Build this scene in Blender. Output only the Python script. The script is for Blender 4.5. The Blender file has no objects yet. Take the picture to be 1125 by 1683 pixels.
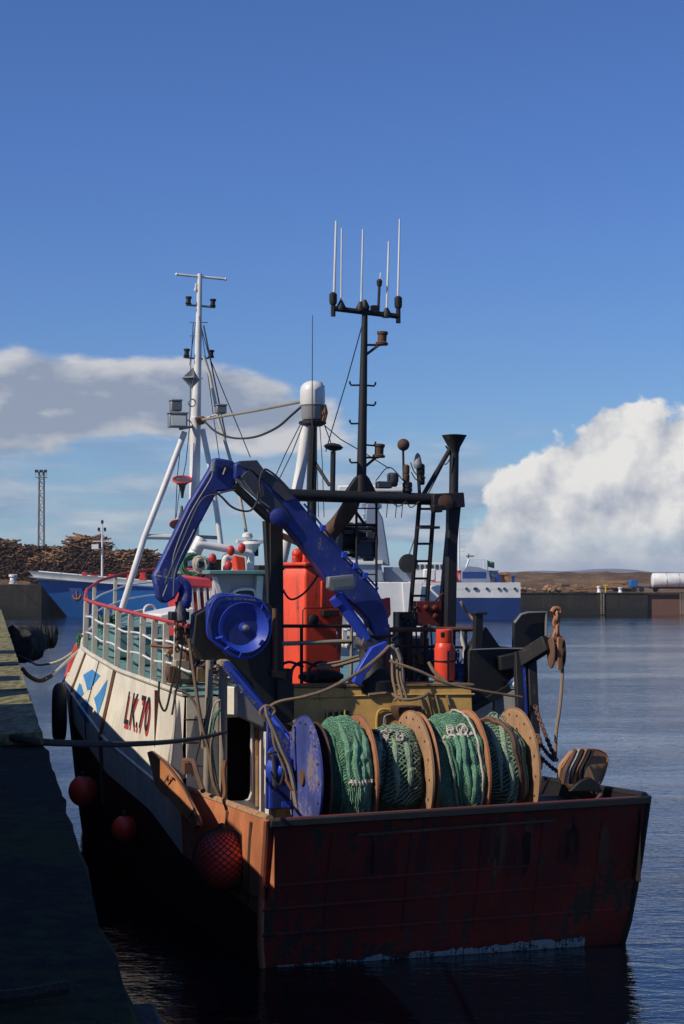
import bpy, bmesh, math, random
from mathutils import Vector, Matrix, noise as mnoise
R = math.radians
rnd = random.Random(7)
SC = bpy.context.scene
COL = SC.collection

# ---------------------------------------------------------------- camera
FPX, CX, CY = 3000.0, 562.5, 841.5
EYE = 6.6
PITCH = math.atan(99.0 / FPX)
cd = bpy.data.cameras.new("camera")
cd.sensor_fit = 'VERTICAL'; cd.sensor_height = 36.0; cd.sensor_width = 24.0
cd.lens = FPX / 1683.0 * 36.0
cd.clip_start = 0.1; cd.clip_end = 30000
cam = bpy.data.objects.new("camera", cd); COL.objects.link(cam)
cam.location = (0, 0, EYE); cam.rotation_euler = (math.pi / 2 + PITCH, 0, 0)
SC.camera = cam

# ---------------------------------------------------------------- light
SUN_EL = R(40)
SX, SY = -0.871, -0.493                        # horizontal direction towards the sun
sd = Vector((SX, SY, 0)).normalized() * math.cos(SUN_EL) + Vector((0, 0, math.sin(SUN_EL)))
sl = bpy.data.lights.new("sun", 'SUN'); sl.energy = 4.3; sl.angle = R(0.5); sl.color = (1.0, 0.90, 0.76)
so = bpy.data.objects.new("sun", sl); COL.objects.link(so)
so.rotation_euler = sd.to_track_quat('Z', 'Y').to_euler(); so.location = (-40, -10, 50)

class NT:
    """small node-tree writer"""
    def __init__(s, t): s.t = t
    def n(s, typ, **kw):
        x = s.t.nodes.new(typ)
        for k, v in kw.items(): setattr(x, k, v)
        return x
    def put(s, sock, v):
        if v is None: return
        if isinstance(v, bpy.types.NodeSocket): s.t.links.new(v, sock)
        else:
            try: sock.default_value = v
            except Exception: sock.default_value = (*v, 1)
    def m(s, op, a, b=None, c=None, clamp=False):
        x = s.n('ShaderNodeMath', operation=op, use_clamp=clamp)
        s.put(x.inputs[0], a); s.put(x.inputs[1], b); s.put(x.inputs[2], c); return x.outputs[0]
    def mix(s, f, a, b, mode='MIX'):
        x = s.n('ShaderNodeMix', data_type='RGBA', blend_type=mode)
        s.put(x.inputs[0], f); s.put(x.inputs[6], a); s.put(x.inputs[7], b); return x.outputs[2]
    def noise(s, vec, scale, detail=4, rough=.5, dist=0.0, out=0):
        x = s.n('ShaderNodeTexNoise'); s.put(x.inputs['Vector'], vec)
        x.inputs['Scale'].default_value = scale; x.inputs['Detail'].default_value = detail
        x.inputs['Roughness'].default_value = rough; x.inputs['Distortion'].default_value = dist
        return x.outputs[out]
    def xyz(s, a, b, c):
        x = s.n('ShaderNodeCombineXYZ'); s.put(x.inputs[0], a); s.put(x.inputs[1], b); s.put(x.inputs[2], c); return x.outputs[0]
    def sep(s, v):
        x = s.n('ShaderNodeSeparateXYZ'); s.put(x.inputs[0], v); return x.outputs
    def scale(s, v, k):
        x = s.n('ShaderNodeMapping'); s.put(x.inputs[0], v); x.inputs['Scale'].default_value = k; return x.outputs[0]
    def step(s, v, lo, hi):
        x = s.n('ShaderNodeMapRange', interpolation_type='SMOOTHSTEP'); s.put(x.inputs[0], v)
        x.inputs[1].default_value = lo; x.inputs[2].default_value = hi; return x.outputs[0]
    def ramp(s, v, stops):
        x = s.n('ShaderNodeValToRGB'); s.put(x.inputs[0], v); e = x.color_ramp.elements
        while len(e) < len(stops): e.new(.5)
        for i, (p, c) in enumerate(stops):
            e[i].position = p; e[i].color = (*c, 1) if len(c) == 3 else c
        return x.outputs[0]

W = bpy.data.worlds.new("World"); SC.world = W; W.use_nodes = True
wt = W.node_tree; wt.nodes.clear(); q = NT(wt)
sky = q.n('ShaderNodeTexSky', sky_type='NISHITA'); sky.sun_disc = False
sky.sun_elevation = SUN_EL; sky.sun_rotation = math.atan2(SX, SY)
sky.air_density = 0.9; sky.dust_density = 0.1; sky.ozone_density = 2.5; sky.altitude = 200
bgd = q.n('ShaderNodeBackground'); bgd.inputs[1].default_value = 0.086
wo = q.n('ShaderNodeOutputWorld')
tc = q.n('ShaderNodeTexCoord').outputs['Generated']
dx, dy, dz = q.sep(tc)
az = q.m('ARCTAN2', dx, dy); el = q.m('ARCSINE', dz)
# clouds live at infinity, in azimuth / elevation
def fbm(a, e, sc, det, seed, stretch=1.0, rough=.55):
    return q.noise(q.xyz(q.m('MULTIPLY', a, 1.0), q.m('MULTIPLY', e, stretch), seed), sc, det, rough, 0.0)
def blob(a0, e0, ra, re):
    u = q.m('DIVIDE', q.m('SUBTRACT', az, a0), ra); v = q.m('DIVIDE', q.m('SUBTRACT', el, e0), re)
    return q.m('SUBTRACT', 1.0, q.m('SQRT', q.m('ADD', q.m('MULTIPLY', u, u), q.m('MULTIPLY', v, v))))
def umax(*l):
    r = l[0]
    for x in l[1:]: r = q.m('MAXIMUM', r, x)
    return r
el_up = q.m('ADD', el, .010); az_l = q.m('SUBTRACT', az, .010)
n1 = fbm(az, el, 38, 9, 3.1, 1.0, .56); n1b = fbm(az_l, el_up, 38, 9, 3.1, 1.0, .56)
# big cumulus on the right
cum = umax(blob(.185, .035, .075, .060), blob(.145, .045, .045, .042), blob(.112, .030, .036, .034), blob(.150, .015, .09, .030), blob(.155, .07, .028, .022))
d1 = q.m('ADD', cum, q.m('MULTIPLY', q.m('SUBTRACT', n1, .5), 1.15))
a1 = q.m('MULTIPLY', q.step(d1, .02, .16), q.m('ADD', .55, q.m('MULTIPLY', q.step(el, .002, .03), .45)))
# grey bank on the left
n2 = fbm(az, el, 15, 7, 8.3, 2.2, .52); n2b = fbm(q.m('SUBTRACT', az, .012), q.m('ADD', el, .008), 15, 7, 8.3, 2.2, .52)
bank = umax(blob(-.155, .090, .075, .028), blob(-.09, .094, .095, .024), blob(-.045, .084, .07, .019), blob(-.185, .084, .06, .018))
d2 = q.m('ADD', bank, q.m('MULTIPLY', q.m('SUBTRACT', n2, .5), 1.7))
a2 = q.m('MULTIPLY', q.step(d2, .0, .30), .93)
# thin broken cloud low over the harbour and generally round the horizon
n3 = fbm(az, el, 9, 8, 1.7, 4.5, .55); n3b = fbm(az, q.m('ADD', el, .008), 9, 8, 1.7, 4.5, .55)
low = q.m('MULTIPLY', q.step(el, .10, .03), q.m('MAXIMUM', q.step(n3, .42, .62), q.m('MULTIPLY', q.m('MULTIPLY', q.step(az, .02, -.06), q.step(el, .0, .03)), q.step(n3, .34, .56))))
a3 = q.m('MULTIPLY', low, .8)
lit = (.70, .70, .70); sh = (.235, .285, .40); mid = (.36, .39, .46)
rel1 = q.m('ADD', q.m('MULTIPLY', q.m('SUBTRACT', n1, n1b), 2.6), q.m('ADD', q.m('MULTIPLY', q.step(el, .0, .07), .42), .42), clamp=True)
rel2 = q.m('ADD', q.m('MULTIPLY', q.m('SUBTRACT', n2, n2b), 5.0), q.m('MULTIPLY', q.step(d2, .75, .10), .75), clamp=True)
rel3 = q.m('ADD', q.m('MULTIPLY', q.m('SUBTRACT', n3, n3b), 5.0), .32, clamp=True)
c1 = q.mix(rel1, (.37, .41, .50), (.80, .79, .77)); c2 = q.mix(rel2, (.28, .33, .43), (.60, .60, .62)); c3 = q.mix(rel3, (.23, .31, .47), (.55, .58, .63))
tint = q.mix(q.step(el, .03, .24), q.mix(q.step(el, .0, .05), (.50, .80, 1.22), (.575, .765, 1.07)), (.56, .78, 1.24))
skc = q.mix(1.0, sky.outputs[0], tint, 'MULTIPLY')
k = 1 / bgd.inputs[1].default_value
def up(c): return q.mix(1.0, c, (k, k, k), 'MULTIPLY')
o = q.mix(a3, skc, up(c3)); o = q.mix(a2, o, up(c2)); o = q.mix(a1, o, up(c1))
q.put(bgd.inputs[0], o); wt.links.new(bgd.outputs[0], wo.inputs[0])

SC.view_settings.view_transform = 'Standard'; SC.view_settings.look = 'None'
SC.view_settings.exposure = 0.0; SC.view_settings.gamma = 1.0
try: SC.view_settings.use_curve_mapping = False
except Exception: pass
SC.cycles.max_bounces = 6; SC.cycles.diffuse_bounces = 3; SC.cycles.glossy_bounces = 4

# ---------------------------------------------------------------- materials
def new_mat(name):
    m = bpy.data.materials.new(name); m.use_nodes = True; t = m.node_tree; t.nodes.clear(); q = NT(t)
    b = q.n('ShaderNodeBsdfPrincipled'); o = q.n('ShaderNodeOutputMaterial'); t.links.new(b.outputs[0], o.inputs[0])
    return m, q, b
def bump(q, b, h, strength=.3, dist=.01):
    x = q.n('ShaderNodeBump'); x.inputs['Strength'].default_value = strength; x.inputs['Distance'].default_value = dist
    q.put(x.inputs['Height'], h); q.t.links.new(x.outputs[0], b.inputs['Normal'])
def oc(q): return q.n('ShaderNodeTexCoord').outputs['Object']
def paint(name, col, rough=.5, rust=.25, rcol=(.16, .055, .018), dirt=.35, streak=.5, var=.12, metal=0.0, scale=1.0, dcol=None):
    """worn marine paint: base tone variation, dirt runs, rust blooms and chips, bump"""
    m, q, b = new_mat(name); v = oc(q)
    big = q.noise(v, .9 * scale, 5, .6); fine = q.noise(v, 14 * scale, 6, .62)
    run = q.noise(q.scale(v, (7 * scale, 7 * scale, .55 * scale)), 1.0, 6, .6)
    c = q.mix(q.step(big, .3, .7), tuple(x * (1 - var) for x in col), tuple(min(1, x * (1 + var)) for x in col))
    dc = dcol or tuple(x * .35 + .02 for x in col)
    c = q.mix(q.m('MULTIPLY', q.step(run, .48, .72), dirt * streak * 1.3), c, dc)
    c = q.mix(q.m('MULTIPLY', q.step(fine, .5, .75), dirt * .6), c, dc)
    chip = q.m('ADD', q.m('MULTIPLY', big, .5), q.m('ADD', q.m('MULTIPLY', fine, .32), q.m('MULTIPLY', run, .28)))
    k = q.step(chip, .72 - .22 * rust, .76 - .20 * rust)
    rc = q.mix(q.noise(v, 30 * scale, 3), tuple(x * .55 for x in rcol), tuple(min(1, x * 1.6) for x in rcol))
    c = q.mix(k, c, rc)
    q.put(b.inputs['Base Color'], c)
    q.put(b.inputs['Roughness'], q.m('ADD', rough - .1, q.m('ADD', q.m('MULTIPLY', fine, .25), q.m('MULTIPLY', k, .3)), clamp=True))
    b.inputs['Metallic'].default_value = metal
    bump(q, b, q.m('ADD', fine, q.m('MULTIPLY', k, -.4)), .35, .008)
    return m
def fibre(name, col, var=.5, scale=60, rough=.9, stretch=(1, 1, 1)):
    m, q, b = new_mat(name); v = oc(q)
    n = q.noise(q.scale(v, stretch), scale, 3, .7); g = q.noise(v, 2.2, 5, .6)
    c = q.mix(q.step(n, .35, .65), tuple(x * (1 - var) for x in col), tuple(min(1, x * (1 + var)) for x in col))
    c = q.mix(q.m('MULTIPLY', q.step(g, .45, .7), .55), c, tuple(x * .45 + .01 for x in col))
    q.put(b.inputs['Base Color'], c); b.inputs['Roughness'].default_value = rough
    bump(q, b, n, .8, .02); return m

M = dict(
    white=paint('worn_white_paint', (.74, .69, .58), .45, .34, dirt=.42, streak=.5, rcol=(.46, .29, .15)),
    white_clean=paint('white_paint', (.74, .72, .68), .35, .04, dirt=.15),
    cream=paint('cream_stanchion_paint', (.62, .57, .46), .5, .3, dirt=.5),
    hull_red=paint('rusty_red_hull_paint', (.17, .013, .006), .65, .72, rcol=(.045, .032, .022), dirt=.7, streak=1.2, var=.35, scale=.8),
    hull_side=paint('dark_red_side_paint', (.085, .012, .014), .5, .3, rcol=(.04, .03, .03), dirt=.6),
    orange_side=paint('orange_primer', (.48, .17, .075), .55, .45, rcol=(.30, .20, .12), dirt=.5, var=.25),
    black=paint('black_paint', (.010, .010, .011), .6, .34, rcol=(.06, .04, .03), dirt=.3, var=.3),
    blue=paint('crane_blue_paint', (.018, .036, .225), .5, .52, rcol=(.13, .145, .20), dirt=.8, var=.35, scale=1.6),
    blue_bright=paint('bright_blue_paint', (.025, .065, .46), .38, .25, rcol=(.10, .14, .28), dirt=.5),
    blue_disc=paint('flange_blue_paint', (.045, .065, .25), .6, .68, rcol=(.17, .14, .16), dirt=.7, var=.35),
    grimy=paint('greasy_blue_grey_paint', (.055, .055, .075), .5, .5, rcol=(.12, .10, .07), dirt=.6),
    orange=paint('orange_red_paint', (.80, .065, .02), .5, .22, rcol=(.22, .05, .03), dirt=.5, streak=1.0),
    gas=paint('gas_bottle_red', (.78, .065, .025), .35, .08, dirt=.25),
    red=paint('red_paint', (.55, .03, .028), .45, .15, dirt=.3),
    rail_red=paint('rail_red_paint', (.45, .05, .04), .5, .25, dirt=.35),
    pink=paint('faded_red_paint', (.68, .075, .10), .55, .03, dirt=.15),
    grey=paint('grey_paint', (.30, .29, .29), .5, .1, dirt=.25),
    lilac=paint('mauve_grey_paint', (.42, .37, .40), .5, .06, dirt=.2),
    mustard=paint('mustard_paint', (.50, .31, .085), .5, .42, rcol=(.15, .085, .035), dirt=.55, var=.2),
    mustard_dark=paint('stained_mustard_paint', (.19, .125, .06), .55, .5, rcol=(.11, .075, .045), dirt=.6),
    teal=paint('green_deck_paint', (.13, .26, .25), .5, .25, rcol=(.28, .22, .15), dirt=.45),
    deck=paint('brown_deck', (.09, .055, .035), .7, .4, dirt=.5),
    rust=paint('rusted_steel', (.34, .145, .065), .75, .4, rcol=(.22, .09, .04), dirt=.45, var=.3),
    rust_tan=paint('tan_rusted_steel', (.34, .195, .10), .7, .55, rcol=(.20, .09, .04), dirt=.5, var=.25, scale=1.5),
    rust_dark=paint('dark_rusted_steel', (.11, .055, .032), .75, .4, dirt=.5, var=.4),
    wood=paint('weathered_board', (.52, .20, .075), .6, .3, rcol=(.38, .24, .15), dirt=.35, var=.2),
    galv=paint('galvanised_steel', (.30, .30, .29), .45, .2, dirt=.4, metal=.5),
    pipe=paint('stained_steel_pipe', (.30, .26, .20), .5, .5, rcol=(.20, .11, .05), dirt=.5),
    net=fibre('green_net_twine', (.13, .29, .18), .5, 45),
    net_dark=fibre('dark_green_netting', (.03, .075, .048), .6, 22),
    net_grey=fibre('grey_green_twine', (.22, .31, .21), .5, 40),
    rope=fibre('tan_rope', (.26, .18, .11), .35, 70), rope_pale=fibre('pale_rope', (.50, .47, .38), .3, 70),
    rope_dark=fibre('dark_rope', (.035, .028, .022), .4, 70), wire=fibre('dark_wire', (.03, .03, .035), .3, 80, .5),
    weed=fibre('green_rope_tangle', (.06, .20, .11), .6, 50), twine=fibre('white_twine', (.55, .50, .42), .3, 60),
    rubber=fibre('black_rubber', (.012, .012, .012), .5, 12, .75),
    buoy=paint('orange_buoy_skin', (.78, .065, .035), .42, .0, dirt=.35), boxred=paint('shade_box_red', (.55, .05, .03), .5, .0, dirt=.3),
    timber=fibre('weathered_timber', (.17, .155, .06), .55, 9, .9, (1, .18, 1)),
    yellow=paint('yellow_paint', (.62, .45, .03), .5, .05), dome=paint('radome_plastic', (.70, .70, .66), .35, .02, dirt=.25),
    far_blue=paint('ship_blue_paint', (.012, .12, .38), .45, .05, dirt=.2, scale=.2),
    far_navy=paint('ship_navy_paint', (.010, .042, .18), .45, .03, dirt=.2, scale=.2),
    far_white=paint('ship_white_paint', (.72, .72, .70), .45, .04, dirt=.2, scale=.2),
    far_grey=paint('ship_grey_paint', (.20, .25, .33), .45, .03, dirt=.2, scale=.3),
    log=fibre('log_bark', (.055, .024, .012), .6, 1.2), log_end=fibre('sawn_and_sunlit_log', (.24, .13, .06), .5, 2.5),
    text_black=paint('black_letter_paint', (.02, .02, .025), .5, .1), text_red=paint('red_letter_paint', (.45, .05, .05), .5, .1),
    flag_blue=paint('light_blue_flag_paint', (.06, .25, .56), .5, .12, rcol=(.6, .57, .5)),
)
def glass(name, col, rough=.08):
    m, q, b = new_mat(name); b.inputs['Base Color'].default_value = (*col, 1); b.inputs['Roughness'].default_value = rough
    b.inputs['Specular IOR Level'].default_value = .8; return m
M['glass'] = glass('dark_window_glass', (.02, .03, .045)); M['lens'] = glass('lamp_lens', (.12, .13, .12), .2)

# ---------------------------------------------------------------- mesh builder
def frame_of(t):
    t = t.normalized(); a = Vector((0, 0, 1)) if abs(t.z) < .9 else Vector((1, 0, 0))
    u = t.cross(a).normalized(); return u, t.cross(u).normalized()
class MB:
    def __init__(s): s.v = []; s.f = []
    def add(s, vs, fs):
        n = len(s.v); s.v += [Vector(x) for x in vs]; s.f += [[i + n for i in f] for f in fs]; return s
    def box(s, c, size, rot=None):
        c = Vector(c); h = Vector(size) / 2; m = rot or Matrix.Identity(3)
        vs = [c + m @ Vector((x * h.x, y * h.y, z * h.z)) for x in (-1, 1) for y in (-1, 1) for z in (-1, 1)]
        return s.add(vs, [(0, 1, 3, 2), (4, 6, 7, 5), (0, 4, 5, 1), (2, 3, 7, 6), (0, 2, 6, 4), (1, 5, 7, 3)])
    def beam(s, a, b, w, h=None, upv=None):
        a = Vector(a); b = Vector(b); h = h or w; t = (b - a)
        u, v = frame_of(t)
        if upv is not None:
            v = (Vector(upv) - t.normalized() * Vector(upv).dot(t.normalized())).normalized(); u = t.normalized().cross(v)
        vs = [p + u * (i * w / 2) + v * (j * h / 2) for p in (a, b) for i, j in ((-1, -1), (1, -1), (1, 1), (-1, 1))]
        return s.add(vs, [(3, 2, 1, 0), (4, 5, 6, 7)] + [(i, (i + 1) % 4, 4 + (i + 1) % 4, 4 + i) for i in range(4)])
    def tube(s, pts, r, seg=8, closed=False):
        pts = [Vector(p) for p in pts]; n = len(pts)
        rs = r if isinstance(r, (list, tuple)) else [r] * n
        vs = []; u = None
        for i, p in enumerate(pts):
            a = pts[i - 1] if (i > 0 or closed) else p; b = pts[(i + 1) % n] if (i < n - 1 or closed) else p
            t = (b - a)
            if t.length < 1e-9: t = Vector((0, 0, 1))
            t.normalize()
            if u is None: u, w = frame_of(t)
            else:
                u = (u - t * u.dot(t))
                if u.length < 1e-6: u, w = frame_of(t)
                u.normalize(); w = t.cross(u)
            vs += [p + (u * math.cos(6.28318 * k / seg) + w * math.sin(6.28318 * k / seg)) * rs[i] for k in range(seg)]
        fs = []
        for i in range(n if closed else n - 1):
            j = (i + 1) % n
            fs += [(i * seg + k, i * seg + (k + 1) % seg, j * seg + (k + 1) % seg, j * seg + k) for k in range(seg)]
        if not closed: fs += [tuple(range(seg - 1, -1, -1)), tuple(range((n - 1) * seg, n * seg))]
        return s.add(vs, fs)
    def lathe(s, base, axis, prof, seg=24):
        base = Vector(base); ax = Vector(axis).normalized(); u, w = frame_of(ax); vs = []
        for r, h in prof:
            r = max(r, 1e-4)
            vs += [base + ax * h + (u * math.cos(6.28318 * k / seg) + w * math.sin(6.28318 * k / seg)) * r for k in range(seg)]
        n = len(prof)
        fs = [(i * seg + k, i * seg + (k + 1) % seg, (i + 1) * seg + (k + 1) % seg, (i + 1) * seg + k) for i in range(n - 1) for k in range(seg)]
        fs += [tuple(range(seg - 1, -1, -1)), tuple(range((n - 1) * seg, n * seg))]
        return s.add(vs, fs)
    def prism(s, poly, vec):
        poly = [Vector(p) for p in poly]; vec = Vector(vec); n = len(poly)
        return s.add(poly + [p + vec for p in poly], [tuple(range(n - 1, -1, -1)), tuple(range(n, 2 * n))] + [(i, (i + 1) % n, n + (i + 1) % n, n + i) for i in range(n)])
    def torus(s, c, axis, R_, r, seg=24, sg=8, sq=1.0):
        u, w = frame_of(Vector(axis)); c = Vector(c)
        return s.tube([c + u * (R_ * math.cos(6.28318 * k / seg)) + w * (R_ * sq * math.sin(6.28318 * k / seg)) for k in range(seg)], r, sg, True)
    def ball(s, c, r, seg=16, sc=(1, 1, 1)):
        n = seg // 2; c = Vector(c); k0 = len(s.v)
        s.lathe((0, 0, 0), (0, 0, 1), [(r * math.sin(math.pi * i / n), -r * math.cos(math.pi * i / n)) for i in range(n + 1)], seg)
        for i in range(k0, len(s.v)): x = s.v[i]; s.v[i] = Vector((x.x * sc[0], x.y * sc[1], x.z * sc[2])) + c
        return s
    def grid(s, rows, flip=False):
        m = len(rows[0]); vs = [p for r in rows for p in r]
        fs = [(i * m + j, i * m + j + 1, (i + 1) * m + j + 1, (i + 1) * m + j) for i in range(len(rows) - 1) for j in range(m - 1)]
        return s.add(vs, [tuple(reversed(f)) for f in fs] if flip else fs)
    def chain(s, a, b, sag=0.0, link=.10, r=.014):
        a = Vector(a); b = Vector(b); n = max(2, int((b - a).length / (link * .72)))
        P = [a.lerp(b, i / n) - Vector((0, 0, sag * 4 * (i / n) * (1 - i / n))) for i in range(n + 1)]
        for i in range(n):
            t = (P[i + 1] - P[i]).normalized(); u, w = frame_of(t)
            if i % 2: u, w = w, u
            c = (P[i] + P[i + 1]) / 2
            s.tube([c + t * (link * .55 * math.cos(6.283 * k / 8)) + u * (link * .3 * math.sin(6.283 * k / 8)) for k in range(8)], r, 5, True)
        return s
    def build(s, name, mat, parent=None, bevel=0.0, smooth=True, disp=0.0):
        me = bpy.data.meshes.new(name); me.from_pydata([tuple(v) for v in s.v], [], s.f); me.validate()
        bm = bmesh.new(); bm.from_mesh(me); bmesh.ops.recalc_face_normals(bm, faces=bm.faces); bm.to_mesh(me); bm.free()
        me.materials.append(M[mat] if isinstance(mat, str) else mat)
        if smooth:
            for p in me.polygons: p.use_smooth = True
            me.set_sharp_from_angle(angle=R(38))
        o = bpy.data.objects.new(name, me); COL.objects.link(o)
        if parent is not None: o.parent = parent
        if bevel:
            b = o.modifiers.new('bevel', 'BEVEL'); b.width = bevel; b.segments = 2; b.limit_method = 'ANGLE'; b.angle_limit = R(40)
        return o
def empty(name, loc, rz=0.0):
    o = bpy.data.objects.new(name, None); COL.objects.link(o); o.location = loc; o.rotation_euler = (0, 0, rz); o.empty_display_size = .3; return o
def tag(o, label=None, cat=None, group=None, kind=None):
    if label: o['label'] = label
    if cat: o['category'] = cat
    if group: o['group'] = group
    if kind: o['kind'] = kind
    return o
def spline(pts, n=8):
    P = [Vector(p) for p in pts]; P = [2 * P[0] - P[1]] + P + [2 * P[-1] - P[-2]]; out = []
    for i in range(1, len(P) - 2):
        a, b, c, d = P[i - 1:i + 3]
        for k in range(n):
            t = k / n
            out.append(.5 * ((2 * b) + (c - a) * t + (2 * a - 5 * b + 4 * c - d) * t * t + (3 * b - a - 3 * c + d) * t ** 3))
    out.append(P[-2]); return out
def interp(tab, x):
    if x <= tab[0][0]: return tab[0][1]
    for (a, p), (b, q_) in zip(tab, tab[1:]):
        if x <= b:
            t = (x - a) / (b - a); return p + (q_ - p) * t
    return tab[-1][1]

# boat frame: x = starboard, y = forward from the transom, z = up from the waterline
HEAD = R(17.5); BO = Vector((2.05, 31.0, 0))
BF = Vector((-math.sin(HEAD), math.cos(HEAD), 0)); BS = Vector((math.cos(HEAD), math.sin(HEAD), 0))
def ray(px, py):
    u = (px - CX) / FPX; v = (CY - py) / FPX
    return Vector((u, math.cos(PITCH) - math.sin(PITCH) * v, math.sin(PITCH) + math.cos(PITCH) * v))
def b2w(p): return BO + BS * p[0] + BF * p[1] + Vector((0, 0, p[2]))
def w2b(w): w = Vector(w) - BO; return Vector((w.dot(BS), w.dot(BF), w.z))
def bp(px, py, f=None, s=None, z=None):
    """the point of the boat's plane (station f, side s or height z) seen at a pixel, in boat coordinates"""
    o = w2b((0, 0, EYE)); d = ray(px, py); d = Vector((d.dot(BS), d.dot(BF), d.z))
    t = (f - o.y) / d.y if f is not None else (s - o.x) / d.x if s is not None else (z - o.z) / d.z
    return o + d * t
def wp(px, py, Y):
    d = ray(px, py); return Vector((0, 0, EYE)) + d * (Y / d.y)

# ---------------------------------------------------------------- setting: water, quay, far shore
QX0, QT = 0.558, -0.1935                       # near quay edge: x = QX0 + QT * y
QZ = 5.0
QD = Vector((QT, 1, 0)).normalized(); QN = Vector((QD.y, -QD.x, 0))   # along the edge, out over the water
def qp(a, n, z): return Vector((QX0, 0, 0)) + QD * a + QN * n + Vector((0, 0, z))

wm, q, b = new_mat('harbour_water'); v = oc(q)
b.inputs['Base Color'].default_value = (.0008, .003, .007, 1); b.inputs['Roughness'].default_value = .04
b.inputs['IOR'].default_value = 1.5
w1 = q.noise(q.scale(v, (.6, 1.0, 1)), 1.0, 4, .6, .3); w2 = q.noise(q.scale(v, (3.4, 5.0, 1)), 1.0, 4, .6, .3); w3 = q.noise(q.scale(v, (.03, .075, 1)), 1.0, 4, .6)
hh = q.m('ADD', q.m('MULTIPLY', w1, .26), q.m('MULTIPLY', w2, .10))
hh = q.m('MULTIPLY', hh, q.m('ADD', .6, q.m('MULTIPLY', q.step(w3, .36, .62), .8)))
bump(q, b, hh, 1.0, .17)
MB().add([(-4000, -60, 0), (4000, -60, 0), (4000, 9000, 0), (-4000, 9000, 0)], [(0, 1, 2, 3)]).build('water', wm, smooth=False)
tag(bpy.data.objects['water'], kind='structure')

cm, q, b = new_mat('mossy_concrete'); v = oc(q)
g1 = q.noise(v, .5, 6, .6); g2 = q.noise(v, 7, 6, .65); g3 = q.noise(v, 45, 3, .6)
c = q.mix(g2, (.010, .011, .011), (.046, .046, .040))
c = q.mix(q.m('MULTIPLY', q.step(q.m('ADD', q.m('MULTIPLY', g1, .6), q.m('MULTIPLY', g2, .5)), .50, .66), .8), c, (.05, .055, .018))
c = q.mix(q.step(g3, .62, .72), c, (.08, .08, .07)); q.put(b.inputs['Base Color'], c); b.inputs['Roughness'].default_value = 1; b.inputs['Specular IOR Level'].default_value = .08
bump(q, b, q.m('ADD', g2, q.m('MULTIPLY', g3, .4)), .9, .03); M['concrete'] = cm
wl, q, b = new_mat('tidal_quay_wall'); v = oc(q); z = q.sep(v)[2]
g2 = q.noise(v, .8, 8, .65); c = q.mix(g2, (.006, .006, .006), (.034, .031, .028))
run = q.noise(q.scale(v, (.9, .9, .07)), 1, 5, .6); c = q.mix(q.m('MULTIPLY', q.step(run, .5, .7), .6), c, (.05, .043, .035))
c = q.mix(q.step(q.m('ADD', z, q.m('MULTIPLY', g2, 1.2)), 2.2, 1.2), c, (.010, .013, .010))
q.put(b.inputs['Base Color'], c); b.inputs['Roughness'].default_value = .9; bump(q, b, g2, .8, .15); M['wall'] = wl
rw = paint('rusty_sheet_pile', (.16, .075, .05), .8, .4, dirt=.5, scale=.25); M['pile_wall'] = rw

# near quay: surface slab with rough edge, wall below
rows = []
for i in range(0, 261):
    a = -12 + i * .6 if i < 160 else 84 + (i - 160) * 1.2
    j = lambda k: mnoise.noise(Vector((a * 1.7, k * 9.1, 0))) * .045
    rows.append([qp(a, -60, QZ - .02), qp(a, -3.0, QZ - .01 + j(1) * .4), qp(a, -1.2, QZ + j(2) * .4), qp(a, -.42, QZ + j(3) * .4), qp(a, -.03 + j(4), QZ - .01), qp(a, j(5), QZ - .10), qp(a, .02 + j(6), QZ - .6), qp(a, .02, 2.5), qp(a, .05, -1.5)])
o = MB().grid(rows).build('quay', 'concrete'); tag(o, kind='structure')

# timber coping along the edge, in lengths, mossy
for i in range(9):
    a0 = 17.3 + i * 6.4; m = MB()
    n = 8
    rr = []
    for k in range(n + 1):
        a = a0 + 6.25 * k / n; w = lambda t: mnoise.noise(Vector((a * 2.3, t, i))) * .03
        rr.append([qp(a, -.44 + w(1), QZ + .005), qp(a, -.43 + w(2), QZ + .10 + w(3)), qp(a, -.05 + w(4), QZ + .11 + w(5)), qp(a, -.03 + w(6), QZ + .005)])
    m.grid(rr); m.add([rr[0][0], rr[0][1], rr[0][2], rr[0][3]], [(0, 1, 2, 3)]); m.add(rr[-1], [(3, 2, 1, 0)])
    o = m.build('quay_timber', 'timber'); tag(o, ['first', 'second', 'third', 'fourth', 'fifth', 'sixth', 'seventh', 'eighth', 'ninth'][i] + ' mossy timber baulk along the quay edge, counted from the camera', 'timber', 'timber baulks along the near quay edge')
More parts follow.
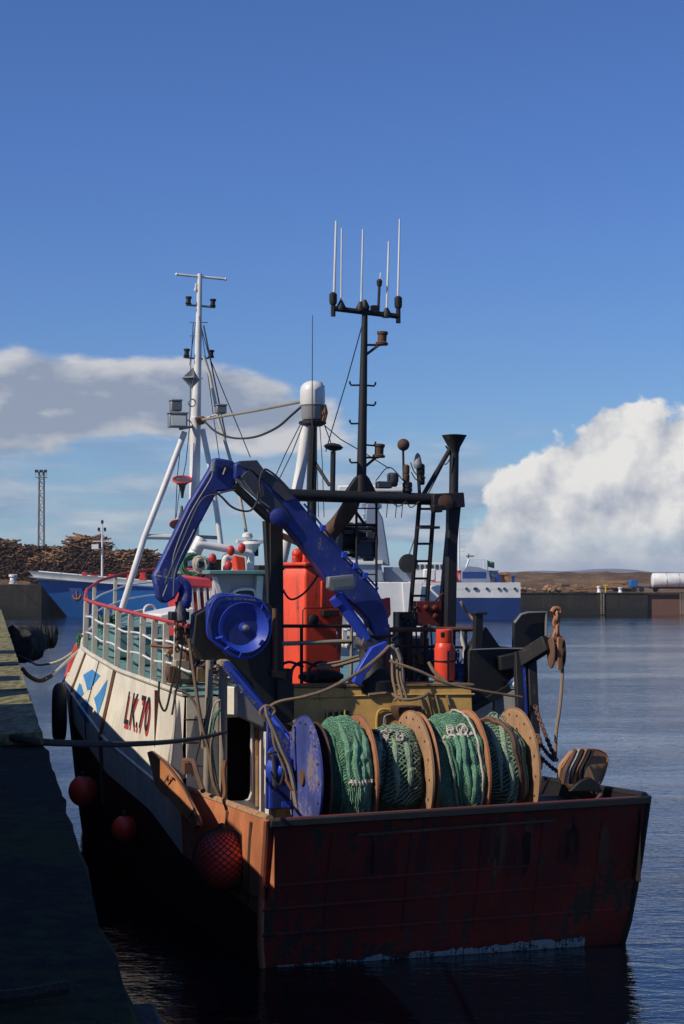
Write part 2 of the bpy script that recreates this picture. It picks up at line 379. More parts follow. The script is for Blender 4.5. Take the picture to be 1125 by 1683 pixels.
# steel rubbing edge close to the camera
m = MB(); m.beam(qp(1.5, .08, QZ - .24), qp(7.7, .08, QZ - .24), .12, .14, (0, 0, 1))
tag(m.build('rubbing_strake', 'wall', bevel=.02), 'dark rubbing timber bolted to the quay edge nearest the camera', 'quay fender')
m = MB(); m.tube(spline([qp(6.9, -1.05, QZ + .04), qp(7.05, -.8, QZ + .05), qp(7.0, -.5, QZ + .035), qp(7.1, -.25, QZ + .04)], 5), .028, 6)
tag(m.build('driftwood_stick', 'rope_dark'), 'short grey stick lying on the shadowed quay near its edge', 'stick')
for i, (a, n, s_) in enumerate([(12.6, -.9, .10), (9.2, -.55, .05), (8.4, -1.3, .045), (10.9, -.7, .05), (6.1, -.9, .04), (11.8, -1.6, .07)]):
    m = MB(); m.ball(qp(a, n, QZ + s_ * .5), s_, 8, (1.2, .9, .7))
    for k in range(len(m.v)): m.v[k] += Vector((rnd.uniform(-1, 1), rnd.uniform(-1, 1), rnd.uniform(-1, 1))) * s_ * .15
    tag(m.build('loose_stone', 'concrete'), ['pale stone', 'small round stone', 'chipped grey stone', 'flat grey stone', 'smallest grey stone', 'large loose stone'][i] + ' on the dark quay ' + ['by the edge timber', 'nearest the stick', 'left of the stick', 'halfway to the coping', 'below the stick', 'farthest from the quay edge'][i], 'stone', 'loose stones on the quay')

# warehouse out of view shades the quay; box stacks added unseen to notch it
wh = tag(empty('warehouse', qp(-14, -4.4, QZ), -math.atan2(-QT, 1) * -1), 'long corrugated warehouse standing on the quay out of view on the left', 'warehouse')
m = MB(); m.box((-9, 14.5, 5.0), (18, 29, 10.0)); m.build('wall', 'grey', wh)
m = MB(); m.prism([(-18.5, -.5, 10.003), (.5, -.5, 10.003), (-9, -.5, 13)], (0, 30, 0)); m.build('roof', 'rust_dark', wh)
for i, (a, h, w) in enumerate([(17.2, 3.0, 1.1), (19.6, 3.1, 1.2), (22.2, 3.5, .9), (25.5, 2.8, 1.1), (29.5, 3.0, 1.1), (34.0, 3.0, 1.5)]):
    m = MB()
    for k in range(int(h / .42)): m.box(qp(a + rnd.uniform(-.05, .05), -3.4, QZ + .21 + .42 * k), (1.2, w, .40), Matrix.Rotation(math.atan(-QT) + rnd.uniform(-.04, .04), 3, 'Z'))
    tag(m.build('shade_box_stack', 'boxred', bevel=.02), ['nearest', 'second', 'third and tallest', 'fourth', 'fifth', 'farthest and widest'][i] + ' red box stack, added unseen left of the view to notch the quay shade', 'box stack', 'unseen box stacks added to notch the quay shade')

# big rubber fenders on the near quay wall
def yoko(name, c, axis, r, L, label):
    m = MB(); n = 7; pr = [(r * .35, -L / 2), (r * .8, -L / 2 + .06)]
    for i in range(n):
        h = -L / 2 + .1 + (L - .2) * i / n; d = (L - .2) / n
        pr += [(r * .90, h), (r, h + d * .25), (r, h + d * .75), (r * .90, h + d)]
    pr += [(r * .8, L / 2 - .06), (r * .35, L / 2)]
    m.lathe(c, axis, pr, 24)
    for a in range(len(m.v)): m.v[a] += (m.v[a] - Vector(c)) * (.16 * mnoise.noise(m.v[a] * 3.1) + .08 * mnoise.noise(m.v[a] * 9))
    o = m.build(name, 'rubber'); tag(o, label, 'fender', 'black fenders between the quay and the bow'); return o
yoko('floating_fender', wp(72, 1047, 75), (1, .25, 0), .47, 1.15, 'farther black rubber fender standing out from the quay wall')
yoko('floating_fender', wp(38, 1058, 62), (.2, 1, 0), .62, 1.6, 'nearer and larger black rubber fender against the quay wall')

# far quay: dark wall on the right, rusty piles at the end, higher wall on the left
L = 283.0
def slab(name, x0, x1, y0, y1, z0, z1, mat, par=None):
    return MB().box(((x0 + x1) / 2, (y0 + y1) / 2, (z0 + z1) / 2), (x1 - x0, y1 - y0, z1 - z0)).build(name, mat, par, smooth=False)
gm, q, b = new_mat('harbour_ground'); v = oc(q)
g1 = q.noise(v, .12, 8, .65); g2 = q.noise(v, 1.1, 6, .65)
c = q.ramp(g1, [(.3, (.05, .030, .018)), (.5, (.13, .075, .04)), (.62, (.20, .13, .07)), (.75, (.07, .07, .035))]); c = q.mix(q.step(g2, .5, .7), c, (.04, .026, .018))
q.put(b.inputs['Base Color'], c); b.inputs['Roughness'].default_value = 1; bump(q, b, g2, 1, .6); M['earth'] = gm
zq = 3.25
o = slab('far_quay', wp(-400, 1000, L).x, wp(1065, 1000, L).x, L, L + 14, -2, zq, 'wall'); tag(o, kind='structure')
o = slab('far_quay_piling', wp(1065, 1000, L).x + .003, wp(2200, 1000, L).x, L + .4, L + 14, -2, zq - .05, 'pile_wall'); tag(o, kind='structure')
o = slab('far_quay_left', wp(-800, 1000, 300).x, wp(108, 1000, 300).x, 276, 282.9, -2, 4.7, 'wall'); tag(o, kind='structure')
o = slab('far_quay_coping', wp(850, 1000, L).x, wp(2200, 1000, L).x, L - .1, L + 1.2, zq + .004, zq + .20, 'concrete'); tag(o, kind='structure')
rows = []
for j in range(15):
    y = L + 13.9 + j * 3.2; r_ = []
    for i in range(140):
        x = -190 + i * 2.6; t = min(1, j / 7.0)
        zt = 6.0 + mnoise.noise(Vector((x * .035, y * .03, 4))) * .4 + mnoise.noise(Vector((x * .3, y * .3, 1))) * .5 + .35
        r_.append(Vector((x, y, zq - .3 + (zt - zq + .3) * (t ** .8) + mnoise.noise(Vector((x * .22, y * .5, 9))) * .35 * t)))
    rows.append(r_)
o = MB().grid(rows).build('ground', 'earth'); tag(o, kind='structure')
# distant headland
hm, q, b = new_mat('heather_hill'); g = q.noise(oc(q), .004, 5); q.put(b.inputs['Base Color'], q.mix(g, (.018, .026, .030), (.04, .045, .04))); b.inputs['Roughness'].default_value = 1
rows = []
for j in range(8):
    r_ = []
    for i in range(80):
        x = -300 + i * 45; px = 562 + 3000 * x / 7000
        h = 3 + 19 * math.exp(-((px - 1035) / 55) ** 2) + 7 * math.exp(-((px - 900) / 60) ** 2) + 8 * mnoise.noise(Vector((x * .004, 0, 2))) + 3 * mnoise.noise(Vector((x * .02, 0, 2)))
        r_.append(Vector((x, 7000 + j * 120, max(-2, h * math.sin(math.pi * min(1, (j + .1) / 3.5) / 2)) if j < 7 else -2)))
    rows.append(r_)
o = MB().grid(rows).build('hills', hm); tag(o, kind='structure')

# log piles on the far quay, left
def log_pile(cx, cy, w, h, dep, seed, label, peaks, zb=4.0, n=1500, tan=.15):
    r_ = random.Random(seed); bark = MB(); n = int(n * 2.3); pale = MB()
    root = tag(empty('log_pile', (cx, cy, zb)), label, 'log pile', 'log piles behind the far quay')
    def top(x):
        u = x / w
        return h * max(0.05, max(p_h * max(0, 1 - abs((u - p_c) / p_w) ** 1.7) for p_c, p_w, p_h in peaks))
    core = []; NX = 44
    for j in range(5):
        core.append([Vector((-w / 2 + w * i / NX, -dep / 2 + .8 + (dep - 1.6) * j / 4, -1 if j in (0, 4) else top(-w / 2 + w * i / NX) * .93)) for i in range(NX + 1)])
    core[0] = [Vector((p.x, p.y - .4, -1)) for p in core[0]]
    bark.grid(core); fr = [[Vector((p.x, p.y, -1)) for p in core[1]], core[1]]; bark.grid(fr)
    ends = MB()
    for i in range(n):
        x = r_.uniform(-w / 2, w / 2); T = top(x); z = r_.uniform(0, 1) ** .8 * T; rr = r_.uniform(.09, .19)
        if r_.random() < .5:      # log lying front to back: sawn end faces the harbour
            y = -dep / 2 + .3 + r_.uniform(-.5, .7) + z * .25; a = r_.uniform(-.25, .25)
            d = Vector((math.sin(a), math.cos(a), r_.uniform(-.12, .12))) * r_.uniform(2, 4)
            bark.tube([(x, y, z), Vector((x, y, z)) + d], rr, 6); dn = d.normalized()
            ends.lathe(Vector((x, y, z)) - dn * .02, dn, [(rr * .93, 0), (rr * .93, .015)], 6)
        else:
            a = r_.uniform(-1.3, 1.3); d = Vector((math.cos(a), math.sin(a) * .5, r_.uniform(-.35, .35))) * r_.uniform(1, 2.4)
            z2 = T * r_.uniform(.86, 1.0); y = r_.uniform(-dep / 2, dep / 2) * .8
            if r_.random() < .6: z2 = z; y = -dep / 2 + .2 + z * .25
            (pale if z2 > .84 * T and r_.random() < tan else bark).tube([Vector((x, y, z2)) - d, Vector((x, y, z2)) + d], rr, 6)  # upper logs take the paler colour, sunlight on the pile painted in
    pale.build('sun_painted_logs', 'log_end', root)['kind'] = 'stuff'; bark.build('log_stack', 'log', root); ends.build('log_ends', 'log_end', root); 
    for ch in root.children: ch['kind'] = 'stuff'
X = lambda px, Y: (px - CX) / FPX * Y
log_pile(X(55, 318), 318, 20, 9.2, 16, 1, 'long dark log pile with a flat top at the far left behind the quay', [(-.3, .5, 1.0), (.1, .5, .86), (.45, .3, .7)], 3.0, 1500)
log_pile(X(-70, 318), 320, 16, 9.6, 16, 5, 'dark log pile at the left edge of the view', [(-.2, .6, .95), (.2, .6, 1.0)], 3.0, 600)
log_pile(X(152, 312), 312, 17, 9.7, 14, 2, 'tallest log pile with sunlight painted tan on its peak behind the ship mast', [(-.05, .42, 1.0), (.25, .4, .72), (-.4, .3, .7)], 3.0, 1500, .8)
log_pile(X(268, 312), 315, 16, 7.4, 14, 3, 'lower log pile between the peaked pile and the blue crane arm', [(-.3, .5, 1.0), (.2, .6, .9)], 3.0, 900)

# timber stacks, rubble and small things on the right of the far quay
def plank_stack(px, py, Y, w, h, label, tilt=0):
    r_ = random.Random(int(px)); root = MB(); c = wp(px, py, Y)
    n = int(h / .28)
    for k in range(n):
        for j in range(3):
            rot = Matrix.Rotation(tilt + r_.uniform(-.10, .10), 3, 'Z') @ Matrix.Rotation(r_.uniform(-.03, .03), 3, 'Y')
            root.box(c + Vector((r_.uniform(-.8, .8), j * .8, .14 + k * .28)), (w * r_.uniform(.6, 1), .5, .2), rot)
    tag(root.build('timber_stack', 'rust_tan'), label, 'timber stack', 'timber stacks on the far quay')
plank_stack(968, 972, 290, 6.5, 1.2, 'wide stack of loose grey planks in the middle of the far quay')
plank_stack(940, 967, 296, 4.5, 1.0, 'small plank stack left of the widest one', .2)
plank_stack(1005, 965, 299, 5.5, 1.4, 'tall plank stack left of the blue lorry cab', -.1)
for i, (px, w, h) in enumerate([(863, 1.2, .8), (880, 1.6, .7), (902, 1.4, 1.1), (912, 2.0, .8), (958, 1.5, .6)]):
    m = MB(); c = wp(px, 972, 288 + i)
    for k in range(7):
        k0 = len(m.v); m.ball(c + Vector((rnd.uniform(-.5, .5) * w, rnd.uniform(-.4, .4), rnd.uniform(.1, .6) * h)), rnd.uniform(.25, .5) * h, 8, (1.3, 1, .8))
        for a in range(k0, len(m.v)): m.v[a] += Vector((rnd.uniform(-.08, .08), rnd.uniform(-.08, .08), rnd.uniform(-.08, .08)))
    tag(m.build('rubble_heap', 'rust_tan', smooth=False), ['low pale rubble heap right beside the ship stern', 'dark tan rubble heap second from the ship stern', 'tallest rubble heap with a pale top', 'widest rubble heap on the far quay', 'small rubble heap below the plank stacks'][i], 'rubble heap', 'rubble heaps on the far quay')
def bollard(px, py, Y, mat, h, r, label):
    m = MB(); m.lathe(wp(px, py, Y), (0, 0, 1), [(r * 1.3, 0), (r, .1), (r * .85, h * .6), (r * 1.25, h * .75), (r * 1.25, h * .95), (r * .8, h)], 12)
    tag(m.build('bollard', mat), label, 'bollard', 'bollards on the far quay')
bollard(985, 973.6, L + .6, 'white_clean', 1.0, .3, 'white bollard on the far quay left of the yellow post')
bollard(1020, 973.6, L + .6, 'white_clean', .8, .3, 'short white bollard right of the yellow post')
bollard(22, 959, 277, 'white_clean', 1.4, .55, 'white bollard on the higher quay at the far left')
m = MB(); c = wp(996, 974, L + .5); m.tube([c, c + Vector((0, 0, 1.2))], .12, 8); m.tube([c + Vector((-.35, 0, 1.1)), c + Vector((.35, 0, 1.1))], .1, 8)
tag(m.build('yellow_post', 'yellow'), 'yellow post with a short cross bar on the far quay', 'post')
for px, lab in ((990, 'long steel ladder down the dark quay wall below the white bollard'), (1120, 'steel ladder on the rusty piling at the right edge')):
    m = MB(); x = X(px, L)
    for s_ in (-.22, .22): m.tube([(x + s_, L - .14, .1), (x + s_, L - .14, zq + .1)], .06, 6)
    for k in range(9): m.tube([(x - .22, L - .14, .3 + k * .34), (x + .22, L - .14, .3 + k * .34)], .04, 5)
    tag(m.build('quay_ladder', 'pipe'), lab, 'ladder')
# road tanker
tk = tag(empty('road_tanker', wp(1100, 973, 290)), 'silver white road tanker trailer parked on the far quay', 'tanker')
m = MB(); m.lathe((-2.6, 0, 1.85), (1, 0, 0), [(.02, -.22), (.7, -.17), (1.08, -.05), (1.15, .05), (1.15, 8.5), (1.08, 8.6), (.7, 8.75), (.02, 8.8)], 28); m.build('tank', 'dome', tk)
m = MB(); m.box((1.6, 0, .62), (9.4, 1.0, .18)); m.build('chassis', 'black', tk)
for x in (3.2, 4.5, 5.8):
    for y in (-.9, .9):
        m = MB(); m.lathe((x, y - .15, .5), (0, 1, 0), [(.2, -.01), (.46, 0), (.5, .05), (.5, .25), (.46, .3), (.2, .31)], 18); m.build('wheel', 'rubber', tk)
m = MB(); m.box((-1.6, 0, .3), (.12, .12, .6)); m.build('landing_leg', 'galv', tk)
for x in (0, 2, 4):
    m = MB(); m.torus((x - .5, 0, 1.85), (1, 0, 0), 1.16, .035, 28, 6); m.build('tank_band', 'galv', tk)
lc = tag(empty('flatbed_trailer', wp(1041, 973, 291)), 'blue cab and low flatbed parked left of the silver tanker', 'lorry')
m = MB(); m.box((0, 0, 1.35), (1.1, 2.0, 1.2)); m.build('cab', 'far_blue', lc, .1)
m = MB(); m.box((1.9, 0, .8), (4.6, 1.6, .22)); m.build('bed', 'far_navy', lc)
for x in (0, 1.2, 3.4):
    m = MB(); m.lathe((x, -1.0, .42), (0, 1, 0), [(.15, -.01), (.4, 0), (.42, .05), (.42, .25), (.15, .3)], 16); m.build('wheel', 'rubber', lc)
# fence along the top of the bank
# lattice floodlight tower
tw = tag(empty('lattice_tower', (X(68, 345), 345, 4)), 'tall slim lattice tower with floodlights rising behind the log piles', 'floodlight tower')
H = wp(68, 776, 345).z - 4; m = MB(); hw = .55
for sx in (-1, 1):
    for sy in (-1, 1): m.tube([(sx * hw, sy * hw, 0), (sx * hw * .8, sy * hw * .8, H)], .13, 6)
for k in range(16):
    z0 = H * k / 16; z1 = H * (k + 1) / 16
    for sy in (-1, 1):
        m.tube([(-hw, sy * hw, z0), (hw * .9, sy * hw, z1)] if k % 2 else [(hw, sy * hw, z0), (-hw * .9, sy * hw, z1)], .06, 5); m.tube([(-hw, sy * hw, z1), (hw, sy * hw, z1)], .05, 5)
m.build('lattice', 'grey', tw)
m = MB(); m.box((0, 0, H - 1.0), (2.1, 1.4, .1)); m.tube([(-1, -.7, H), (1, -.7, H)], .05, 5); m.tube([(-1, -.7, H - 1), (-1, -.7, H)], .05, 5); m.tube([(1, -.7, H - 1), (1, -.7, H)], .05, 5); m.build('platform', 'galv', tw)
for x in (-.8, .05, .85):
    m = MB(); m.box((x, -.8, H + .15), (.62, .4, .5)); m.build('floodlight', 'black', tw, .04)

# ---------------------------------------------------------------- other vessels
def ship_hull(name, stations, zdeck, par, mat_top, mat_low, zsplit, seg=30):
    """stations: table x -> half beam at deck; x runs along the ship; bow at the last station"""
    x0, x1 = stations[0][0], stations[-1][0]
    def row(x, z, k): hb = max(.02, interp(stations, x)); return hb
    lo, hi = MB(), MB()
    for sy in (-1, 1):
        ra, rb, rc, rd = [], [], [], []
        for i in range(seg + 1):
            t = i / seg; x = x0 + (x1 - x0) * t; hb = max(.03, interp(stations, x)); zd = interp(zdeck, x); zs = interp(zsplit, x)
            rake = lambda z: (x - (max(0, (t - .55) / .45) ** 1.5) * (1 - z / interp(zdeck, x1)) * abs(x1 - x0) * .13 * (1 if x1 > x0 else -1))
            fl = max(0, (t - .5) * 2)
            ra.append(Vector((rake(0), sy * hb * (.9 - .5 * fl), -.5))); rb.append(Vector((rake(zs), sy * hb * (.98 - .16 * fl), zs)))
            rc.append(Vector((rake(zs + .03), sy * hb * (.985 - .16 * fl), zs + .03))); rd.append(Vector((rake(zd), sy * hb, zd)))
        lo.grid([ra, rb]); hi.grid([rc, rd]); lo.grid([rb, rc])
        if sy == -1: A = (ra, rb, rc, rd)
        else: B = (ra, rb, rc, rd)
    lo.grid([[A[0][0], B[0][0]], [A[1][0], B[1][0]]]); hi.grid([[A[2][0], B[2][0]], [A[3][0], B[3][0]]])
    hi.grid([[p - Vector((0, 0, .9)) for p in A[3]], [p - Vector((0, 0, .9)) for p in B[3]]])
    lo.build('hull', mat_low, par); hi.build('topside', mat_top, par); return A, B

# A: blue coaster with white bulwark, bow to the left
sa = tag(empty('coaster_ship', (X(175, 272), 272, 0)), 'blue coaster with a white bulwark and slim white foremast moored at the left far quay', 'ship')
x_b = X(55, 272) - X(175, 272); zb = wp(55, 938, 272).z
ship_hull('ship', [(34, 4.5), (6, 4.6), (-3, 4.2), (-7, 3.0), (x_b + 1.2, 1.2), (x_b, .03)], [(x_b, zb), (-7, zb - .35), (-3, zb - .7), (2, zb - 1.1), (8, zb - 1.6), (34, zb - 1.9)][::-1][::-1], sa, 'far_white', 'far_blue', [(x_b, zb - 1.3), (-3, zb - 1.75), (8, zb - 2.3), (34, zb - 2.5)])
m = MB()
for z0, z1, w in ((zb - 1.6, 13.9, .17),): m.tube([(-.6, 0, z0), (-.6, 0, z1 - 3), (-.6, 0, z1)], [w, w * .8, w * .5], 8)
m.tube([(-2.0, 0, 11.2), (.9, 0, 11.2)], .08, 6); m.tube([(-1.1, 0, 12.7), (-.1, 0, 12.7)], .06, 6)
m.build('foremast', 'far_white', sa)
for p in ((-1.1, 13.0), (-.2, 13.0), (-.6, 14.1)):
    m = MB(); m.box((p[0], 0, p[1]), (.35, .3, .5)); m.build('mast_light', 'black', sa)
m = MB(); m.box((-1.6, -.4, 10.4), (1.0, .4, .7)); m.build('flag_box', 'far_white', sa)
for x in (-7.5, -4.5, 3.2, 6.5):
    m = MB(); m.tube([(-.6, 0, 12.2), (x, 0, zb - 1.2)], .035, 4); m.build('stay', 'wire', sa)
for x, w, h in ((-3.2, 1.0, 1.3), (-1.8, 1.4, .9), (.8, 1.2, 1.0), (3.6, 1.1, 1.5), (5.5, 1.2, 1.2)):
    m = MB(); m.box((x, 0, zb - 1.5 + h / 2), (w * .6, 1.4, h)); m.lathe((x, -1.2, zb - 1.2), (0, 1, 0), [(.1, 0), (w * .4, 0), (w * .4, .2), (w * .2, .22), (w * .2, 2.2), (w * .4, 2.25), (w * .4, 2.4), (.1, 2.41)], 14)
    m.build('deck_winch', 'red', sa, .04)
m = MB(); m.prism([(-4.9, -4.06, 4.3), (-2.9, -4.36, 4.3), (-2.75, -4.36, 2.3), (-4.4, -4.0, 2.3)], (0, -.12, 0)); m.build('anchor_pocket', 'far_navy', sa)
m = MB(); m.tube([(-3.7, -4.4, 3.9), (-3.7, -4.42, 2.8)], .12, 6); m.tube([(-4.3, -4.35, 3.3), (-4.1, -4.42, 2.8), (-3.7, -4.45, 2.65), (-3.3, -4.45, 2.8), (-3.1, -4.45, 3.3)], .12, 6); m.build('anchor', 'rust', sa)
m = MB(); m.lathe((-9.2, -.9, zb - .75), (-.35, -1, 0), [(.22, -.1), (.34, 0), (.22, .1)], 14); m.build('hawse_ring', 'black', sa)
m = MB(); w0 = Vector((x_b + .5, -.6, zb - .6)); m.tube(spline([w0, w0 + Vector((-3.5, -.8, -.9)), (X(20, 274) - X(175, 272), 5, 4.9)], 6), .05, 5)
tag(m.build('mooring_line', 'rope_dark'), 'thin mooring line from the blue coaster bow to the left quay', 'rope'); bpy.data.objects['mooring_line'].location = sa.location

# B: white and blue ship at the right, stern at px 850
SB = 262.0
s2 = tag(empty('supply_ship', (X(850, SB), SB, 0)), 'navy and white ship with a small green flag at its stern', 'ship')
def zz(py, Y=SB): return wp(560, py, Y).z
Lb = X(560, SB) - X(850, SB)
ship_hull('ship', [(0, 5.0), (Lb * .6, 5.2), (Lb, 4.4), (Lb - 8, .05)], [(0, zz(957)), (Lb - 8, zz(957))][::-1], s2, 'far_white', 'far_navy', [(0, zz(982)), (Lb - 8, zz(982))][::-1])
m = MB(); m.box(((X(672, SB) + X(727, SB)) / 2 - X(850, SB), 0, (zz(925) + zz(957)) / 2), (X(727, SB) - X(672, SB), 7, zz(925) - zz(957))); m.build('bridge', 'far_white', s2, .12)
for i in range(6):
    m = MB(); x = X(684 + i * 8.0, SB) - X(850, SB); m.box((x, -3.56, zz(931.5)), (.42, .08, .62)); m.build('window', 'glass', s2)
m = MB(); x0 = X(757, SB) - X(850, SB); x1 = X(795, SB) - X(850, SB)
m.prism([(x0, -2, zz(957)), (x1 + .9, -2, zz(957)), (x1 + .6, -2, zz(938)), (x1 - .9, -2, zz(932)), (x0 + .8, -2, zz(930)), (x0, -2, zz(940))], (0, 4, 0)); m.build('workboat_shelter', 'far_grey', s2, .08)
m = MB(); m.box((X(782, SB) - X(850, SB), 0, zz(919)), (2.9, 3.2, .14)); m.tube([(X(763, SB) - X(850, SB), -1.7, zz(938)), (X(770, SB) - X(850, SB), -1.7, zz(919))], .16, 6); m.tube([(X(795, SB) - X(850, SB), -1.5, zz(938)), (X(794, SB) - X(850, SB), -1.5, zz(919))], .08, 6); m.build('canopy_frame', 'far_white', s2)
m = MB(); m.box((X(778, SB) - X(850, SB), -2.03, zz(945)), (3.3, .05, .9)); m.build('dark_strip', 'far_navy', s2)
m = MB(); m.tube([(X(770, SB) - X(850, SB), 0, zz(919)), (X(771, SB) - X(850, SB), 0, zz(910))], .08, 6); m.box((X(773, SB) - X(850, SB), 0, zz(914)), (1.1, .2, .16)); m.build('radar_bar', 'black', s2)
for i, (px, w, h, mt) in enumerate([(757, .9, 1.9, 'red'), (803, 1.0, 1.0, 'red'), (811, 1.3, 1.9, 'far_grey'), (818, .8, 1.3, 'far_navy'), (827, .9, 1.4, 'rust'), (833, .7, 1.5, 'rust'), (844, .35, 1.2, 'far_blue')]):
    m = MB(); m.box((X(px, SB) - X(850, SB), rnd.uniform(-1, 1), zz(957) + h / 2 - .3), (w, 1.2, h)); m.box((X(px, SB) - X(850, SB), -.2, zz(957) + h - .25), (w * 1.15, 1.4, .14)); m.build('deck_gear', mt, s2, .05)
for px in (763, 776, 779, 796, 815, 824, 841, 690, 707, 735):
    m = MB(); m.lathe((X(px, SB) - X(850, SB), -5.16, zz(967)), (0, 1, 0), [(.01, 0), (.20, 0), (.20, .3)], 14); m.build('porthole', 'glass', s2)
m = MB(); m.tube([(X(803, SB) - X(850, SB), 0, zz(957)), (X(801.5, SB) - X(850, SB), 0, zz(921))], .05, 5); m.build('flagstaff', 'galv', s2)
rows = [[Vector((X(801.5, SB) - X(850, SB) + 1.0 * i / 6, .10 * math.sin(i * 1.4), zz(921) - j * .22 - .05 * i)) for i in range(7)] for j in range(5)]
m = MB(); m.grid(rows); o = m.build('flag', 'weed', s2); o.modifiers.new('thick', 'SOLIDIFY').thickness = .02
xm = X(755, SB) - X(850, SB); m = MB(); m.tube([(xm, 0, zz(957)), (xm, 0, zz(868))], [.16, .09], 6)
for py in (868, 880, 890, 898, 906, 915): m.tube([(xm - .5, 0, zz(py)), (xm + .9, 0, zz(py))], .045, 5)
m.build('mast', 'far_white', s2)
m = MB(); m.lathe((X(712, SB) - X(850, SB), -4.2, zz(967)), (0, 1, 0), [(.01, 0), (1.0, 0), (1.1, .3), (1.0, 1.5), (.01, 1.6)], 18); m.build('winch_drum', 'red', s2)

# C: grey white trawler moored between, seen through the gantry
SCD = 150.0
s3 = tag(empty('grey_trawler', (X(640, SCD), SCD, 0)), 'grey and white trawler moored beyond, its wheelhouse roof showing under the black gantry beam', 'fishing boat')
def cx(px): return X(px, SCD) - X(640, SCD)
def cz(py): return wp(600, py, SCD).z
def cbox(name, px0, px1, py0, py1, y0, y1, mat, bev=.06, taper=0):
    m = MB(); m.prism([(cx(px0), y0, cz(py1)), (cx(px1), y0, cz(py1)), (cx(px1) - taper, y0, cz(py0)), (cx(px0), y0, cz(py0))], (0, y1 - y0, 0)); return m.build(name, mat, s3, bev)
m = MB(); m.prism([(cx(552), 0, -.5), (cx(725), 0, -.5), (cx(748), 0, cz(1000)), (cx(748), 0, cz(975)), (cx(738), 0, cz(962)), (cx(552), 0, cz(962))], (0, 6.5, 0)); m.build('hull', 'far_white', s3, .3)
cbox('deckhouse', 556, 691, 957, 1045, -1.2, -.05, 'far_white', .06)
m = MB(); m.prism([(cx(660), -.04, cz(957)), (cx(694), -.04, cz(957)), (cx(688), -.04, cz(1000)), (cx(665), -.04, cz(1020))], (0, -1.35, 0)); m.build('shaded_wing', 'far_white', s3, .05)
cbox('upper_house', 574, 632, 928, 956, .5, 4, 'far_grey', .06, .25); cbox('house_roof', 560, 630, 921, 927, .2, 4.4, 'far_white', .04)
cbox('lower_bulwark', 632, 683, 932, 956, 1.4, 2.2, 'far_grey', .04)
m = MB(); m.prism([(cx(556), 1.2, cz(920)), (cx(642), 1.2, cz(930)), (cx(636), 1.2, cz(888)), (cx(630), 1.2, cz(850)), (cx(616), 1.2, cz(825)), (cx(603), 1.2, cz(826)), (cx(600), 1.2, cz(862)), (cx(575), 1.2, cz(880))], (0, 2.4, 0)); m.build('mast_casing', 'far_grey', s3, .1)
m = MB(); m.lathe((cx(612), 2.4, cz(852)), (0, 0, 1), [(.7, -2.6), (.55, 0), (.75, .15), (.75, .35), (.6, .4), (.6, .8), (.85, .95), (.85, 1.25), (.3, 1.35)], 18); m.build('mast_column', 'far_white', s3)
cbox('top_roof', 556, 667, 797, 808, .6, 4.6, 'far_white', .12)
m = MB(); m.box((cx(574), 2, cz(868)), (1.9, 2.2, 2.2)); m.build('net_sounder_house', 'far_white', s3, .06)
for px in (575, 592):
    m = MB(); m.box((cx(px), .87, cz(866)), (.5, .06, .8)); m.build('window', 'glass', s3)
m = MB()
for px, k in ((640, 0), (655, 1), (665, 0)): m.tube([(cx(px), 1.5, cz(808)), (cx(px - 4), 1.5, cz(850))], .04, 5)
m.tube([(cx(642), 1.6, cz(958)), (cx(668), 1.6, cz(928)), (cx(689), 1.6, cz(868))], .05, 5); m.build('stay', 'wire', s3)
m = MB(); m.lathe((cx(672), 1, cz(926)), (.3, -1, .2), [(.1, -.4), (.75, -.3), (.8, 0), (.75, .3), (.1, .4)], 18); m.build('power_block', 'black', s3)
m = MB(); m.box((cx(705), -.9, cz(945)), (1.0, 1.2, 1.0)); m.build('hatch', 'far_white', s3, .1)
m = MB(); m.tube([(cx(735), -1.0, 1.5), (cx(740), -1.0, cz(985))], .12, 8); m.build('mooring_post', 'far_white', s3)

# ---------------------------------------------------------------- the trawler
B = tag(empty('fishing_trawler', BO, HEAD), 'white and rusty red trawler with a blue crane and green net reels', 'fishing boat')
def part(m, name, mat, par=None, bevel=0.0, smooth=True): return m.build(name, mat, par or B, bevel, smooth)

BT = [(0, 3.45), (6, 3.6), (12, 3.65), (16, 3.6), (18, 3.5), (20, 3.12), (21.5, 2.5), (22.6, 1.6), (23.2, .75), (23.5, .03)]
BSK = [(0, 3.46), (5.5, 3.66), (12, 3.98), (18, 3.93), (20, 3.45), (21.5, 2.7), (22.6, 1.7), (23.2, .82), (23.55, .03)]
BW = [(0, 3.34), (6, 3.55), (12, 3.8), (16, 3.75), (18, 3.45), (20, 2.5), (21.4, 1.3), (22.4, .2), (23.55, .02)]
ZSK = [(0, 2.0), (5.5, 2.2), (12, 2.85), (18, 3.72), (21.5, 4.35), (23.55, 4.8)]
ZT = [(0, 2.55), (5.5, 2.42)]; ZTF = [(5.5, 4.24), (12, 4.36), (18, 4.64), (21, 5.05), (23.5, 5.55)]
ZRAIL = [(5.0, 5.56), (9, 5.66), (18, 5.90), (20.5, 6.2), (23.5, 6.72)]
ZWH = [(0, .9), (5.5, 1.2), (8, 1.75), (12, 2.1), (18, 3.0), (23.55, 4.2)]   # lower edge of the white paint
def hull_side(f, z):
    """port half beam of the outer skin at station f and height z"""
    zs = interp(ZSK, f); zt = interp(ZTF if f >= 5.5 else ZT, f)
    if z >= zs: t = min(1, (z - zs) / max(.01, zt - zs)); return interp(BSK, f) + (interp(BT, f) - interp(BSK, f)) * t
    t = max(0, min(1, z / zs)); return interp(BW, f) + (interp(BSK, f) - interp(BW, f)) * t ** .7
def skin(fs, zlo, zhi, nz, side, off=0.0, extra=0):
    rows = []
    for f in fs:
        a, b = zlo(f), zhi(f); rows.append([Vector((side * (hull_side(f, a + (b - a) * k / nz) + off), f, a + (b - a) * k / nz)) for k in range(nz + 1)])
    return rows
